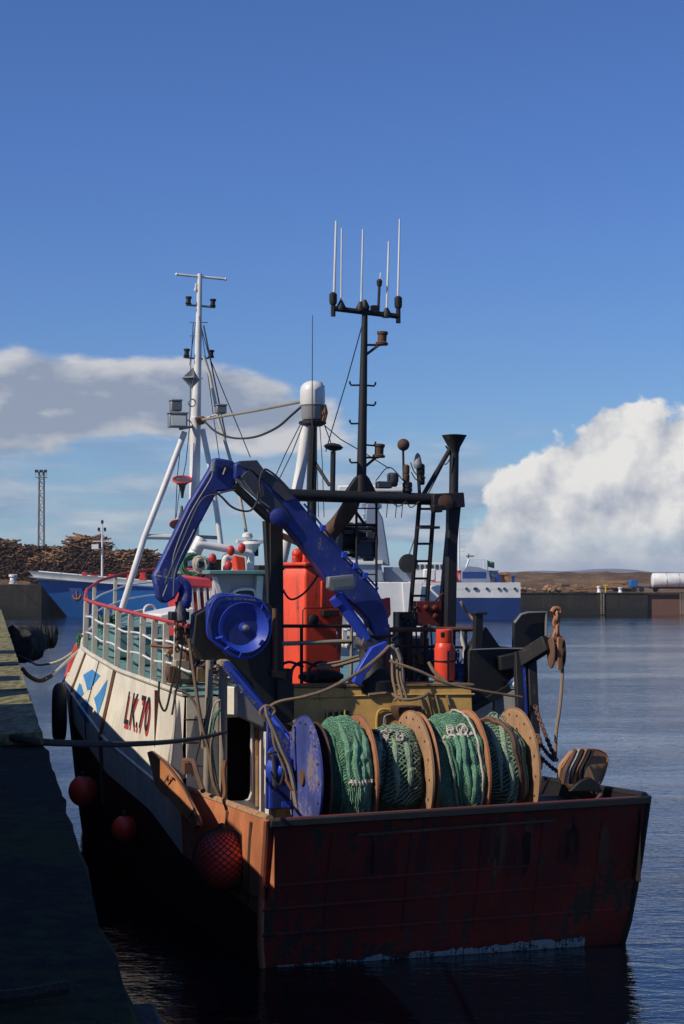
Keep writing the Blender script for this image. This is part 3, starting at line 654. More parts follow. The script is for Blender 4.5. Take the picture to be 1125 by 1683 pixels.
FS = [i * .5 for i in range(12)] + [5.5 + (23.55 - 5.5) * i / 40 for i in range(1, 41)]
FA = [f for f in FS if f <= 5.5]; FF = [f for f in FS if f >= 5.5]
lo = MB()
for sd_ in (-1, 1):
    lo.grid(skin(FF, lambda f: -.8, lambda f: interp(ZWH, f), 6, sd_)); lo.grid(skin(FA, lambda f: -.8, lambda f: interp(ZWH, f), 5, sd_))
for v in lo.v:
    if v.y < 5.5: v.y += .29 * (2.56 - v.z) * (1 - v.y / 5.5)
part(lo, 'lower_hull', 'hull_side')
up_ = MB()
for sd_ in (-1, 1):
    rr = []
    for f in FF:
        a, zs, zt = interp(ZWH, f), interp(ZSK, f), interp(ZTF, f)
        rr.append([Vector((sd_ * hull_side(f, z), f, z)) for z in [a + (zs - a) * k / 3 for k in range(4)] + [zs + (zt - zs) * k / 4 for k in range(1, 5)]])
    up_.grid(rr)
part(up_, 'topside', 'white')
for sd_ in (-1, 1):
    aft = MB(); rr = []
    for f in FA:
        a, zt = interp(ZWH, f), interp(ZT, f)
        rr.append([Vector((sd_ * hull_side(f, z), f, z)) for z in [a + (zt - a) * k / 4 for k in range(5)]] + [Vector((sd_ * (interp(BT, f) - .14), f, zt + .001)), Vector((sd_ * (interp(BT, f) - .14), f, 1.2))])
    aft.grid(rr)
    for v in aft.v:
     if v.y < 5.5 and abs(v.x) > interp(BT, v.y) - .1 and v.z < 2.56: v.y += .29 * (2.56 - v.z) * (1 - v.y / 5.5)
     if v.y < 5.5 and v.z > 2.2: v.z += .065 * (v.x / 3.5 + 1) * (1 - v.y / 5.5)
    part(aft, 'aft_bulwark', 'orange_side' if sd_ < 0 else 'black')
# transom plate, slightly raked under and toed in, with strakes
RAKE = .29
def rake(mb):
    for v in mb.v:
        if v.y < 5.5: v.y += RAKE * (2.56 - v.z) * (1 - max(0, v.y) / 5.5) if v.z < 2.56 else 0
        if v.y < 5.5 and v.z > 2.2: v.z += .07 * (v.x / 3.5 + 1) * (1 - max(0, v.y) / 5.5)
rk = .42
tb = MB()
def tz(z): return RAKE * max(0, 2.56 - z)
rr = []
for z in (-.8, 0, .5, 1.0, 1.6, 2.2, 2.56):
    h = hull_side(0, max(0, z)) + .01
    rr.append([Vector((x * h, -.02 + tz(z), z)) for x in (-1, -.6, -.2, .2, .6, 1)])
tb.grid(rr); rr2 = [[Vector((x * 3.45, -.02, 2.56)) for x in (-1, 1)], [Vector((x * 3.45, .13, 2.56)) for x in (-1, 1)], [Vector((x * 3.3, .13 + tz(1.2), 1.2)) for x in (-1, 1)]]
tb.grid(rr2)
for v in tb.v:
    if v.z > 2.5: v.z += .065 * (v.x / 3.5 + 1)
tr = part(tb, 'transom', 'hull_red')
for z0, z1 in ((1.42, 1.60), (1.02, 1.16), (.58, .66)):
    m = MB(); pts = [(x * (hull_side(0, z0) - .02), -.03 + tz(z0), z0 + (z1 - z0) * (x + 1) / 2) for x in (-1, -.5, 0, .5, 1)]; m.tube(pts, .034, 8); m.build('rubbing_bar', 'hull_red', tr)
m = MB(); m.beam((-3.40, -.06, 2.50), (3.44, -.06, 2.63), .12, .13, (0, 0, 1)); m.build('top_rail', 'black', tr, .02)
m = MB(); m.beam((-1.9, .035, 2.24), (1.7, .02, 2.34), .05, .05, (0, 0, 1)); m.build('lip', 'rust_dark', tr, .01)
m = MB(); rr = []
for x in [-.93 + i * .022 for i in range(78)]:
    if mnoise.noise(Vector((x * 13, 8, 1))) < -2:
        if len(rr) > 1: m.grid(rr)
        rr = []; continue
    h = hull_side(0, 0); zt_ = .02 + .10 * (x + .9) + mnoise.noise(Vector((x * 9, 3, 0))) * .07 + mnoise.noise(Vector((x * 40, 3, 5))) * .05
    rr.append([Vector((x * h, -.045 + tz(z), z)) for z in (.004, max(.03, zt_))])
if len(rr) > 1: m.grid(rr)
m.build('waterline_stripe', paint('scuffed_stripe_paint', (.34, .40, .40), .6, .85, rcol=(.03, .035, .035), dirt=.9, scale=3), tr)
for x in (-2.3, -.9, .4, 1.5, 2.6):
    m = MB(); m.tube([(x, -.022 + tz(z), z) for z in (.5, 1.4, 2.3)], .014, 5); m.build('weld_seam', 'hull_red', tr)
r9 = random.Random(3)
for k in range(16):
    x = r9.uniform(-3.0, 2.9); zc = r9.uniform(1.7, 1.95); w = r9.uniform(.05, .13); hh_ = r9.uniform(.6, 1.0); vs = []
    for i in range(14):
        a = i / 14 * 6.283; rr_ = 1 + .6 * mnoise.noise(Vector((i * 1.3, k, 2))); z = zc + math.sin(a) * hh_ * .5 * rr_; vs.append((x + math.cos(a) * w * rr_, -.024 + tz(z), z))
    m = MB(); m.add(vs, [tuple(range(14))]); m.build('paint_patch', ['hull_side', 'rust_dark', 'hull_side'][k % 3], tr, 0, False)
# corner posts, bulwark rail
for sd_ in (-1, 1):
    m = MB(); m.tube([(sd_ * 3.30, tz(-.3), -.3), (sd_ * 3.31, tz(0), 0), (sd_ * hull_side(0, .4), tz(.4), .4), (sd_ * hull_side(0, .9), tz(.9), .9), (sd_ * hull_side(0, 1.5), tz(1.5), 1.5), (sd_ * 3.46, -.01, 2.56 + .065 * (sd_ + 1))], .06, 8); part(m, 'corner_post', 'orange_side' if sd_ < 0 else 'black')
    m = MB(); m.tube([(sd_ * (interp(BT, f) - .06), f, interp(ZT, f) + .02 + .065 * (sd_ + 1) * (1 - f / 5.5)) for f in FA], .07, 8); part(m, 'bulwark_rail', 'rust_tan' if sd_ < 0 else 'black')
for f in (.8, 2.3):
    m = MB(); m.tube([(-interp(BT, f) - .02, f, 2.42), (-hull_side(f, 1.0) - .03, f + .29 * 1.56 * (1 - f / 5.5), 1.0)], .035, 6); part(m, 'bulwark_frame', 'rust_dark')
# decks
m = MB(); m.grid([[Vector((-3.5, f, 1.22)), Vector((3.5, f, 1.22))] for f in (.55, 3, 6)]); part(m, 'main_deck', 'deck')
m = MB(); m.grid([[Vector((sx * (interp(BT, f) - .01), f, interp(ZTF, f) - .02 + (.06 if abs(sx) < .9 else 0))) for sx in (-1, -.5, 0, .5, 1)] for f in FF]); part(m, 'shelter_deck', 'teal')
# forward cross wall of the raised bow (teal with dark marks)
m = MB(); m.tube([(-hull_side(f, interp(ZSK, f)) - .0, f, interp(ZSK, f)) for f in FF[:-1]], .035, 8); part(m, 'rubbing_strake', 'white')
m = MB(); m.tube([(-interp(BT, f), f, interp(ZTF, f) + .02) for f in FF[:-1]], .055, 8); part(m, 'deck_edge', 'cream')
m = MB(); m.tube([(interp(BT, f), f, interp(ZTF, f) + .02) for f in FF[:-1]], .055, 8); part(m, 'deck_edge', 'cream')
def vbar(f, w, mat, name='side_line', z0=None, z1=None, off=.03):
    m = MB(); a = z0 if z0 is not None else interp(ZWH, f) - .8; b = z1 if z1 is not None else interp(ZTF, f)
    m.tube([(-hull_side(f, a + (b - a) * k / 8) - off, f, a + (b - a) * k / 8) for k in range(9)], w, 6); part(m, name, mat)
vbar(12.35, .05, 'rust_dark'); vbar(16.9, .03, 'rust_dark'); vbar(14.6, .014, 'rope_dark')  # dark upright lines raised on the port plating
m = MB(); m.tube([(-hull_side(f, z) - .05, f, z) for f, z in ((20.4, 4.95), (20.0, 4.6), (19.6, 4.2), (19.1, 3.8), (18.9, 3.4))], .09, 8); part(m, 'bow_fender_bar', 'rail_red')

# LK.70 and the saltire painted on the port side, following the plating
def on_side(me_name, mat, verts, faces, off):
    me = bpy.data.meshes.new(me_name); me.from_pydata([(-hull_side(f, z) - off, f, z) for f, z in verts], [], faces)
    me.materials.append(M[mat]); o = bpy.data.objects.new(me_name, me); COL.objects.link(o); o.parent = B; return o
def side_text(txt, f0, z0, size, wide, mat, off, name, dz=0.0):
    cu = bpy.data.curves.new('letters', 'FONT'); cu.body = txt; cu.size = 1.0; cu.space_character = 1.08; cu.offset = .006
    ob = bpy.data.objects.new('letters', cu); COL.objects.link(ob); bpy.context.view_layer.update()
    me = bpy.data.meshes.new_from_object(ob.evaluated_get(bpy.context.evaluated_depsgraph_get()))
    vs = [tuple(v.co) for v in me.vertices]; fs = [tuple(p.vertices) for p in me.polygons]; xs = [v[0] for v in vs]; wd = max(xs) - min(xs)
    bpy.data.objects.remove(ob); bpy.data.curves.remove(cu); bpy.data.meshes.remove(me)
    # text reads from forward to aft on the port side (left to right seen from outside)
    V2 = [(f0 - (v[0] - min(xs)) / wd * wide, z0 + v[1] * size + dz) for v in vs]
    return on_side(name, mat, V2, fs, off)
side_text('LK.70', 10.45, 3.32, 1.0, 2.2, 'text_red', .010, 'registration_shadow', -.10)
side_text('LK.70', 10.52, 3.32, 1.0, 2.2, 'text_black', .016, 'registration')
fl = []
def quadp(a, b, c, d): fl.append((a, b, c, d))
# light blue wavy flag with the white cross left bare: four ragged triangles
tri = [[(19.1, 4.15), (17.9, 4.42), (16.3, 4.30), (16.9, 4.02), (17.3, 3.76), (17.7, 3.70), (18.3, 3.92)],
       [(15.0, 4.25), (14.9, 3.75), (15.15, 3.0), (15.7, 3.28), (16.35, 3.52), (15.9, 3.72), (15.4, 4.05)],
       [(16.4, 2.62), (17.4, 2.72), (18.8, 3.02), (18.1, 3.18), (17.5, 3.42), (17.0, 3.30), (16.6, 2.98)],
       [(19.3, 3.86), (19.35, 3.50), (19.1, 3.2), (18.6, 3.34), (18.1, 3.56), (18.5, 3.68), (18.9, 3.82)]]
for t_ in tri:
    t_ = [((a - 14.9) / 4.45 * 3.4 + 13.0, 3.0 + (z_ - 2.62) * .69) for a, z_ in t_]
    # subdivide as a fan so that it follows the curved plating
    c_ = (sum(p[0] for p in t_) / len(t_), sum(p[1] for p in t_) / len(t_)); n_ = len(t_); vs = [c_]; fs_ = []; K = 5
    ring = []
    for i in range(n_):
        a, b_ = t_[i], t_[(i + 1) % n_]
        for k in range(4): u = k / 4; ring.append((a[0] + (b_[0] - a[0]) * u, a[1] + (b_[1] - a[1]) * u))
    for k in range(1, K + 1): vs += [(c_[0] + (r_[0] - c_[0]) * k / K, c_[1] + (r_[1] - c_[1]) * k / K) for r_ in ring]
    N_ = len(ring)
    fs_ = [(0, 1 + i, 1 + (i + 1) % N_) for i in range(N_)]
    for k in range(K - 1): fs_ += [(1 + k * N_ + i, 1 + (k + 1) * N_ + i, 1 + (k + 1) * N_ + (i + 1) % N_, 1 + k * N_ + (i + 1) % N_) for i in range(N_)]
    on_side('flag_patch', 'flag_blue', vs, fs_, .012)

# rail round the shelter deck
RF = [5.2 + (23.45 - 5.2) * i / 60 for i in range(61)]
def rx(f): return interp(BT, max(f, 5.5)) - .07
pts = [(-rx(f), f, interp(ZRAIL, f)) for f in RF] + [(rx(f), f, interp(ZRAIL, f)) for f in reversed(RF) if f > 15.5]
rr_ = MB(); rr_.tube(pts[:], .043, 8); rail = part(rr_, 'top_rail', 'rail_red')
for k in (.36, .68):
    m = MB(); m.tube([(sd_ * 1, 0, 0) for sd_ in ()] or [(-rx(f) , f, interp(ZTF, f) + (interp(ZRAIL, f) - interp(ZTF, f)) * (k + .02 * math.sin(f * 2))) for f in RF], .024, 6); part(m, 'mid_rail', 'white_clean')
    m = MB(); m.tube([(rx(f), f, interp(ZTF, f) + (interp(ZRAIL, f) - interp(ZTF, f)) * k) for f in RF if f > 15.5], .024, 6); part(m, 'mid_rail', 'white_clean')
for i, f in enumerate([6.4, 7.4, 8.5, 9.7, 11.0, 12.5, 14.1, 15.8, 17.6, 19.3, 20.9, 22.2]):
    for sd_ in ((-1, 1) if f > 15.5 else (-1,)):
        z0, z1 = interp(ZTF, f), interp(ZRAIL, f); m = MB()
        m.beam((sd_ * (rx(f) + .03), f, z0), (sd_ * (rx(f)), f, z1 - .04), .13 if f < 19 else .10, .05, (0, 1, 0)); part(m, 'stanchion', 'cream' if sd_ < 0 else 'white_clean', None, .008)

# ---------------------------------------------------------------- stern working deck
# aft bulkhead of the shelter deck, with doorway
BH = 5.5
def bhz(x): return 4.22
m = MB()
dl, dr = bp(372, 1200, f=BH).x, bp(413, 1200, f=BH).x
dzt = bp(390, 1176, f=BH).z; dzb = bp(390, 1318, f=BH).z
for x0, x1, z0, z1 in ((-3.55, dl, 1.22, 4.2), (dr, 3.55, 1.22, 4.2), (dl, dr, dzt, 4.2), (dl, dr, 1.22, dzb)):
    m.box(((x0 + x1) / 2, BH, (z0 + z1) / 2), (x1 - x0, .06, z1 - z0))
part(m, 'aft_bulkhead', 'white')
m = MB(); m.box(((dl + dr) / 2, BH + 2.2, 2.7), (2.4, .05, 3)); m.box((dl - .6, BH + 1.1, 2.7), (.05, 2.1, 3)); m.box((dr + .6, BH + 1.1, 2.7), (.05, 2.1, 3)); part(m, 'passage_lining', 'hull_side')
x = dr; m = MB(); m.tube([(dl, BH - .05, dzt), (x - .05, BH - .05, dzt), (x, BH - .05, dzt - .06), (x, BH - .05, dzb + .18), (x - .05, BH - .05, dzb + .05), (x - .18, BH - .05, dzb), (dl, BH - .05, dzb)], .03, 6); part(m, 'door_frame', 'white_clean')
for i, (px, mt) in enumerate([(423, 'rust_tan'), (428, 'white_clean')]):
    m = MB(); a = bp(px, 1195, f=BH - .12); b_ = bp(px, 1325, f=BH - .12); m.tube([a, b_], .035, 6); part(m, 'conduit', mt)
for a, b_ in (((418, 1247), (442, 1222)), ((424, 1201), (442, 1203)), ((424, 1260), (440, 1264))):
    m = MB(); m.tube([bp(*a, f=BH - .1), bp(*b_, f=BH - .1)], .014, 5); part(m, 'bracket_rod', 'rust_dark')
# white overhanging box girder and its grey wedge end
m = MB(); a = bp(372, 1130, f=5.0); b_ = bp(393, 1176, f=5.0); m.prism([(a.x, 5.35, a.z), (b_.x + .02, 4.95, a.z), (b_.x + .02, 4.95, b_.z), (a.x, 5.35, b_.z)], (.05, .3, 0)); part(m, 'box_girder', 'white', None, .02)
m = MB(); m.prism([bp(391, 1136, f=4.9), bp(420, 1150, f=4.9), bp(438, 1172, f=4.9), bp(434, 1196, f=4.9), bp(412, 1186, f=4.9), bp(391, 1176, f=4.9)], (0, .5, 0)); part(m, 'girder_end', 'grey', None, .02)
a = bp(426, 1200, f=5.40); b_ = bp(442, 1205, f=4.5); m = MB(); m.prism([(a.x, 5.40, 1.23), (b_.x, 4.5, 1.23), (b_.x, 4.5, b_.z), (a.x, 5.40, a.z)], (.05, .02, 0)); part(m, 'side_panel', 'white_clean', None, .005)
# corner of hull side by the bulkhead: its shade painted as a grey plate; ladder rungs
pan = [bp(283, 1140, f=5.42), bp(318, 1132, f=5.42), bp(366, 1135, f=5.42), bp(366, 1318, f=5.42), bp(300, 1318, f=5.42)]
m = MB(); m.prism([bp(296, 1150, f=5.3), bp(304, 1280, f=5.3), bp(270, 1290, f=5.3), bp(286, 1200, f=5.3)], (0, .10, 0)); part(m, 'corner_shade_plate', 'grey', None, .01)
m = MB()
for k in range(5): m.tube([bp(302, 1145 + k * 38, f=5.25), bp(338, 1145 + k * 38, f=5.25)], .018, 6)
part(m, 'ladder_rungs', 'rust_dark')
m = MB(); m.tube(spline([bp(290, 1134, f=5.2), bp(304, 1138, f=5.2), bp(318, 1152, f=5.2), bp(328, 1180, f=5.2), bp(334, 1230, f=5.2)], 6), .03, 6); part(m, 'bent_handrail', 'pipe')
m = MB(); m.tube(spline([bp(286, 1134, f=5.15), bp(288, 1180, f=5.15), bp(280, 1260, f=5.15), bp(274, 1300, f=5.15)], 4), .03, 6); part(m, 'grab_rail', 'cream')
for px0, px1, w, mt, y0, y1 in ((345, 340, .075, 'pipe', 1085, 1315), (367, 366, .085, 'pipe', 1090, 1316)):
    m = MB(); m.tube([bp(px0, y0, f=4.9), bp(px1, y1, f=4.9)], w, 10); part(m, 'support_pillar', mt)
m = MB(); m.lathe(bp(367, 1092, f=4.9) - Vector((0, 0, .03)), (0, 0, 1), [(.13, 0), (.13, .10), (.06, .13)], 14); part(m, 'pillar_cap', 'pipe')
# mustard casing forward of the reels
CF = 4.15
def cpt(px, py, f=CF): return bp(px, py, f=f)
a, b_, c, d = cpt(484, 1131), cpt(782, 1133), cpt(782, 1320), cpt(484, 1320)
top_l, top_r = a + Vector((0, .30, 0)), b_ + Vector((0, .62, 0))          # plate leans forward and is turned a little to port
m = MB(); x0, x1 = a.x, b_.x; zt = (a.z + b_.z) / 2
F0, F1 = CF + .48, CF - .40
vs = [(x0, F0 + .0, 1.22), (x1, F1 + .0 + .25, 1.22), (x1, F1 + .62, zt), (x0, F0 + .42, zt), (x0, 5.45, 1.22), (x1, 5.45, 1.22), (x1, 5.45, zt), (x0, 5.45, zt)]
m.add(vs, [(0, 1, 2, 3), (5, 4, 7, 6), (3, 2, 6, 7), (1, 5, 6, 2), (4, 0, 3, 7)]); cas = part(m, 'winch_casing', 'mustard', None, .015)
def cz_(px, py, out=.02):       # a point just proud of the casing front
    p = bp(px, py, f=CF + .3)
    for _ in range(6):
        u = (p.x - x0) / (x1 - x0); w = (p.z - 1.22) / (zt - 1.22); fy = F0 + u * (F1 + .25 - F0) + w * (.42 + u * (.62 - .25 - .42)); p = bp(px, py, f=fy - out)
    return p
m = MB(); m.tube([cz_(490, 1147), cz_(640, 1142), cz_(780, 1141)], .022, 6); m.build('stiffener', 'mustard', cas)
m = MB(); m.prism([cz_(535, 1172), cz_(575, 1168), cz_(577, 1240), cz_(535, 1244)], (0, -.02, 0)); m.build('opening', 'black', cas)
for px in (538, 548, 558, 567):
    m = MB(); m.tube([cz_(px, 1166, .06), cz_(px, 1240, .06)], .022, 6); m.build('grille_bar', 'mustard', cas)
m = MB(); m.tube(spline([cz_(620, 1230, .05), cz_(620, 1180, .05), cz_(626, 1167, .06), cz_(640, 1166, .06)], 5), .03, 8); m.build('bent_pipe', 'mustard', cas)
m = MB(); m.tube(spline([cz_(632, 1225, .05), cz_(632, 1184, .05), cz_(636, 1176, .05), cz_(644, 1174, .05)], 5), .022, 8); m.build('bent_pipe', 'galv', cas)
m = MB(); p = cz_(668, 1165, .25); m.lathe(p - Vector((0, 0, .75)), (0, 0, 1), [(.16, 0), (.16, .5), (.25, .6), (.30, .72), (.30, .80), (.1, .82)], 16); m.build('capstan', 'rust_dark', cas)
m = MB()
for k, px in enumerate((690, 703, 716, 735)):
    m.tube([cz_(px, 1143, .05), cz_(px + 14, 1195, .12)], .03, 6)
m.build('stay_bars', 'mustard_dark', cas)
m = MB(); m.prism([(x0 - .05, F0 + .38, zt + .006), (x1 + .05, F1 + .58, zt + .006), (x1 + .05, 5.4, zt + .006), (x0 - .05, 5.4, zt + .006)], (0, 0, .05)); m.build('top_plate', 'mustard_dark', cas, .01)
m = MB(); p = cz_(505, 1195, 0); m.prism([cz_(468, 1188, .05), cz_(486, 1180, .05), cz_(500, 1192, .05), cz_(486, 1198, .05)], (0, -.15, 0)); m.build('gusset', 'mustard', cas)

# ---- net reels
RFf, RZ = 2.35, 2.95
def reel_flange(x, R0, mat, tilt=0.0, thick=.035):
    m = MB(); m.lathe((x, RFf, RZ), (1, tilt, 0), [(.12, -thick), (R0 * .6, -thick), (R0 - .04, -thick), (R0, -thick * .4), (R0 + .025, -.02), (R0 + .025, .02), (R0, thick * .4), (R0 - .04, thick), (.12, thick)], 56)
    return part(m, 'reel_flange', mat)
def xflange(px): 
    lo_, hi_ = -4.0, 4.0
    for _ in range(40):
        mi = (lo_ + hi_) / 2; w = b2w((mi, RFf, RZ)); pxx = CX + FPX * w.x / w.y
        if pxx < px: lo_ = mi
        else: hi_ = mi
    return lo_
xb = [xflange(p) for p in (501, 590, 677, 767, 846)]
fl_b = reel_flange(xb[0], 1.08, 'blue_disc', 0, .02)
fl_o = [reel_flange(xb[1], 1.08, 'rust'), reel_flange(xb[2], 1.12, 'rust_tan'), reel_flange(xb[3], 1.13, 'rust'), reel_flange(xb[4], 1.13, 'rust_tan')]
m = MB(); m.lathe((xb[2] + .11, RFf, RZ), (1, 0, 0), [(1.04, -.03), (1.10, -.02), (1.12, .02), (1.05, .03)], 56); m.build('rim', 'rust', fl_o[1])
m = MB(); m.lathe((xb[0] + .22, RFf + .02, RZ), (1, 0, 0), [(.3, -.02), (.98, -.02), (.98, .02), (.3, .02)], 48); part(m, 'brake_disc', 'rust_dark')
m = MB(); m.tube([(xb[0] - .06, RFf, RZ), (xb[4] + .35, RFf, RZ)], .14, 16); axle = part(m, 'reel_axle', 'rust_dark')
for x in (xb[4] + .22,):
    m = MB(); m.prism([(x, RFf - .5, 1.22), (x, RFf + .5, 1.22), (x, RFf + .18, RZ + .2), (x, RFf - .18, RZ + .2)], (.08, 0, 0)); m.build('bearing_stand', 'black', axle, .01)
def net_roll(xa, xc, prof, mat_core, mat_twine, seed, drape=0.0, mesh=True, density=.075, r_tw=.0085):
    """bulging roll of netting wound between two flanges; knotted diamond mesh lies over a dark core"""
    NX, NA = 18, 120; rows = []
    def rad(u, a):
        r = interp(prof, u); r += .10 * mnoise.noise(Vector((u * 3.1 + seed, math.cos(a) * 2.2, math.sin(a) * 2.2))) + .035 * mnoise.noise(Vector((u * 11 + seed, math.cos(a) * 9, math.sin(a) * 9)))
        return r
    def pos(u, a, o=0.0):
        r = rad(u, a) + o; return Vector((xa + (xc - xa) * u, RFf + r * math.cos(a), RZ + r * math.sin(a)))
    for i in range(NX + 1): rows.append([pos(i / NX, 6.28318 * k / NA) for k in range(NA + 1)])
    m = MB(); m.grid(rows); o = part(m, 'wound_net', mat_core)
    # twine over the part that can be seen: from the top down the aft side
    t = MB(); w = xc - xa; A0, A1 = R(60), R(215)
    nu = max(4, int(w / density)); dA = density / .95; na = int((A1 - A0) / dA)
    for i in range(nu + na + 2):
        for sg in (1, -1):
            P = []; k = 0
            for j in range(na * 2 + 1):
                a = A0 + j * dA / 2; uu = (i - (na / 2 if sg > 0 else 0) + sg * j / 2 * .5) / nu if False else ((i * 1.0 + sg * j * .5) - (na * .5 if sg > 0 else 0)) / nu
                uu += .018 * mnoise.noise(Vector((i * .7, j * .35, seed)))
                if 0.02 <= uu <= .98: P.append(pos(uu, a, .012 + .012 * abs(mnoise.noise(Vector((i, j * .5, seed + 5))))))
                elif len(P) > 2: t.tube(P, r_tw, 4); P = []
                else: P = []
            if len(P) > 2: t.tube(P, r_tw, 4)
    tw_ = t.build('net_mesh', mat_twine, o); tw_['kind'] = 'stuff'
    return o, pos
def lashings(o, pos, u0, u1, a, mat, r=.018, loops=7, name='lashing'):
    m = MB(); P = []
    for k in range(loops * 8):
        u = u0 + (u1 - u0) * k / (loops * 8); P.append(pos(u, a + .045 * math.sin(k * .8), .03 + .02 * math.cos(k * .8)))
    m.tube(P, r, 5); m.tube([pos(u0 + (u1 - u0) * k / 10, a, .035) for k in range(11)], r * 1.1, 5); m.build(name, mat, o)
n1_, p1 = net_roll(xb[0] + .30, xb[1] - .05, [(0, .72), (.25, .95), (.6, 1.04), (.9, 1.0), (1, .97)], 'net', 'net', 1, density=.055)
lashings(n1_, p1, .30, .95, R(180), 'twine')
for k in range(14):
    m = MB(); u = .32 + .05 * k * .9; m.tube([p1(u + .01 * math.sin(j * 2 + k), R(182 + 4 * j), .03 + .004 * j) for j in range(8)], .012, 4); m.build('hanging_twine', 'net' if k % 3 else 'net_grey', n1_)
n2_, p2 = net_roll(xb[1] + .06, xb[2] - .06, [(0, .60), (.2, .72), (.5, .84), (.8, .86), (1, .78)], 'net_dark', 'net_grey', 2, density=.10, r_tw=.012)
n3_, p3 = net_roll(xb[2] + .16, xb[3] - .05, [(0, .78), (.25, .93), (.6, 1.03), (.9, 1.02), (1, .98)], 'net', 'net', 3, density=.06)
lashings(n3_, p3, .15, .85, R(135), 'twine', .02, 5)
n4_, p4 = net_roll(xb[3] + .06, xb[4] - .06, [(0, .66), (.3, .84), (.6, .95), (.85, .86), (1, .72)], 'net_dark', 'net_grey', 4, density=.085, r_tw=.011)
def strand(o, pos, ua, mat, r, name='loose_rope', wob=.03, a0=75, a1=215, off=.05):
    m = MB(); P = []
    for j in range(26):
        t_ = j / 25; P.append(pos(interp(ua, t_) + wob * mnoise.noise(Vector((j * .4, r * 90, 1))), R(a0 + (a1 - a0) * t_), off + .02 * mnoise.noise(Vector((j * .5, 2, r * 50)))))
    m.tube(P, r, 6); m.build(name, mat, o)
strand(n3_, p3, [(0, .8), (.5, .9), (1, .92)], 'twine', .022, off=.06); strand(n3_, p3, [(0, .86), (.5, .97), (1, .98)], 'weed', .026)
strand(n3_, p3, [(0, .05), (.4, .2), (.8, .35), (1, .5)], 'net_grey', .03); strand(n3_, p3, [(0, .1), (.4, .27), (.8, .42), (1, .55)], 'weed', .022)
strand(n2_, p2, [(0, .25), (.5, .3), (1, .12)], 'rope_dark', .025); strand(n4_, p4, [(0, .2), (.4, .6), (1, .8)], 'rust_dark', .05); strand(n4_, p4, [(0, .4), (.4, .75), (1, .9)], 'rope', .03)
strand(n4_, p4, [(0, .5), (.4, .85), (1, .95)], 'weed', .03); strand(n1_, p1, [(0, .12), (.5, .1), (1, .2)], 'weed', .02)
for (o, ps, u, a) in ((n2_, p2, .35, 120), (n2_, p2, .55, 128), (n4_, p4, .6, 100), (n3_, p3, .4, 128), (n3_, p3, .62, 130)):
    m = MB()
    for k in range(5): m.torus(ps(u + rnd.uniform(-.08, .08), R(a + rnd.uniform(-6, 6)), .06), (rnd.uniform(-1, 1), -1, rnd.uniform(0, 1)), rnd.uniform(.04, .08), .016, 12, 5)
    m.build('knotted_twine', 'twine' if o is not n4_ else 'net_grey', o)

# slack folds of netting hanging over the rolls, and bolts round the flanges
for o, ps, us, mt in ((n1_, p1, (.38, .55, .72, .86), 'net'), (n2_, p2, (.15, .45, .7), 'net_grey'), (n3_, p3, (.45, .6, .75), 'net'), (n4_, p4, (.3, .5, .7), 'net_grey')):
    for k, u in enumerate(us):
        m = MB(); a0 = rnd.uniform(85, 130); a1 = rnd.uniform(185, 215); P = []; rs = []
        for j in range(22):
            t_ = j / 21; P.append(ps(max(.05, min(.95, u + .07 * mnoise.noise(Vector((t_ * 3, k * 3.3, u * 9))))), R(a0 + (a1 - a0) * t_), .0)); rs.append(.012 + .055 * math.sin(math.pi * t_) * (1 + .5 * mnoise.noise(Vector((t_ * 9, k, u)))))
        m.tube(P, rs, 8); m.build('net_fold', mt, o)
for o, x, R0 in ((fl_o[0], xb[1], 1.08), (fl_o[1], xb[2], 1.12), (fl_o[2], xb[3], 1.13), (fl_o[3], xb[4], 1.13), (fl_b, xb[0], 1.08)):
    m = MB()
    for k in range(18):
        a = 6.28318 * k / 18; m.lathe((x - .02, RFf + (R0 - .10) * math.cos(a), RZ + (R0 - .10) * math.sin(a)), (-1, 0, 0), [(.022, 0), (.022, .03), (.01, .035)], 6)
    bo = m.build('bolt_ring', 'rust_dark', o); bo['kind'] = 'stuff'
# port stern: blue guard plates with warp gear
GB = 3.2
def gp(px, py, f=GB): return bp(px, py, f=f)
m = MB(); m.prism([gp(440, 1186), gp(463, 1196), gp(486, 1236), gp(500, 1262), gp(503, 1290), gp(500, 1328), gp(438, 1330)], (0, .10, 0)); gd = part(m, 'winch_guard', 'blue', None, .015)
m = MB(); m.lathe(gp(462, 1265, 3.0), (.15, -1, .1), [(.08, -.05), (.24, -.03), (.30, 0), (.24, .05), (.12, .16), (.10, .25)], 20); m.build('hub', 'blue_bright', gd)
m = MB(); m.lathe(gp(452, 1240, 3.0), (.1, -1, .2), [(.05, -.05), (.14, 0), (.14, .1), (.05, .12)], 16); m.build('hub_cap', 'blue_bright', gd)
m = MB(); m.tube(spline([gp(441, 1240, 2.9), gp(450, 1248, 2.85), gp(452, 1300, 2.9)], 5), .04, 8); m.build('bent_bar', 'grimy', gd)
m = MB(); m.beam(gp(463, 1322, 3.0), gp(500, 1322, 3.0), .06, .10, (0, 0, 1)); m.beam(gp(445, 1328, 3.0), gp(445, 1250, 3.0), .05, .08, (0, 1, 0)); m.build('foot_bar', 'blue_bright', gd)
# blue inclined beam from gallows to stern
m = MB(); m.beam(bp(372, 1092, f=4.6), bp(438, 1172, f=4.4), .20, .07, (0, -1, .5)); m.beam(bp(438, 1172, f=4.4), bp(508, 1262, f=3.0), .22, .08, (0, -1, .5)); part(m, 'inclined_beam', 'blue', None, .01)
m = MB(); m.tube([bp(370, 1088, f=4.5), bp(440, 1170, f=4.3), bp(500, 1246, f=3.0)], .035, 6); part(m, 'beam_edge_tube', 'blue_bright')

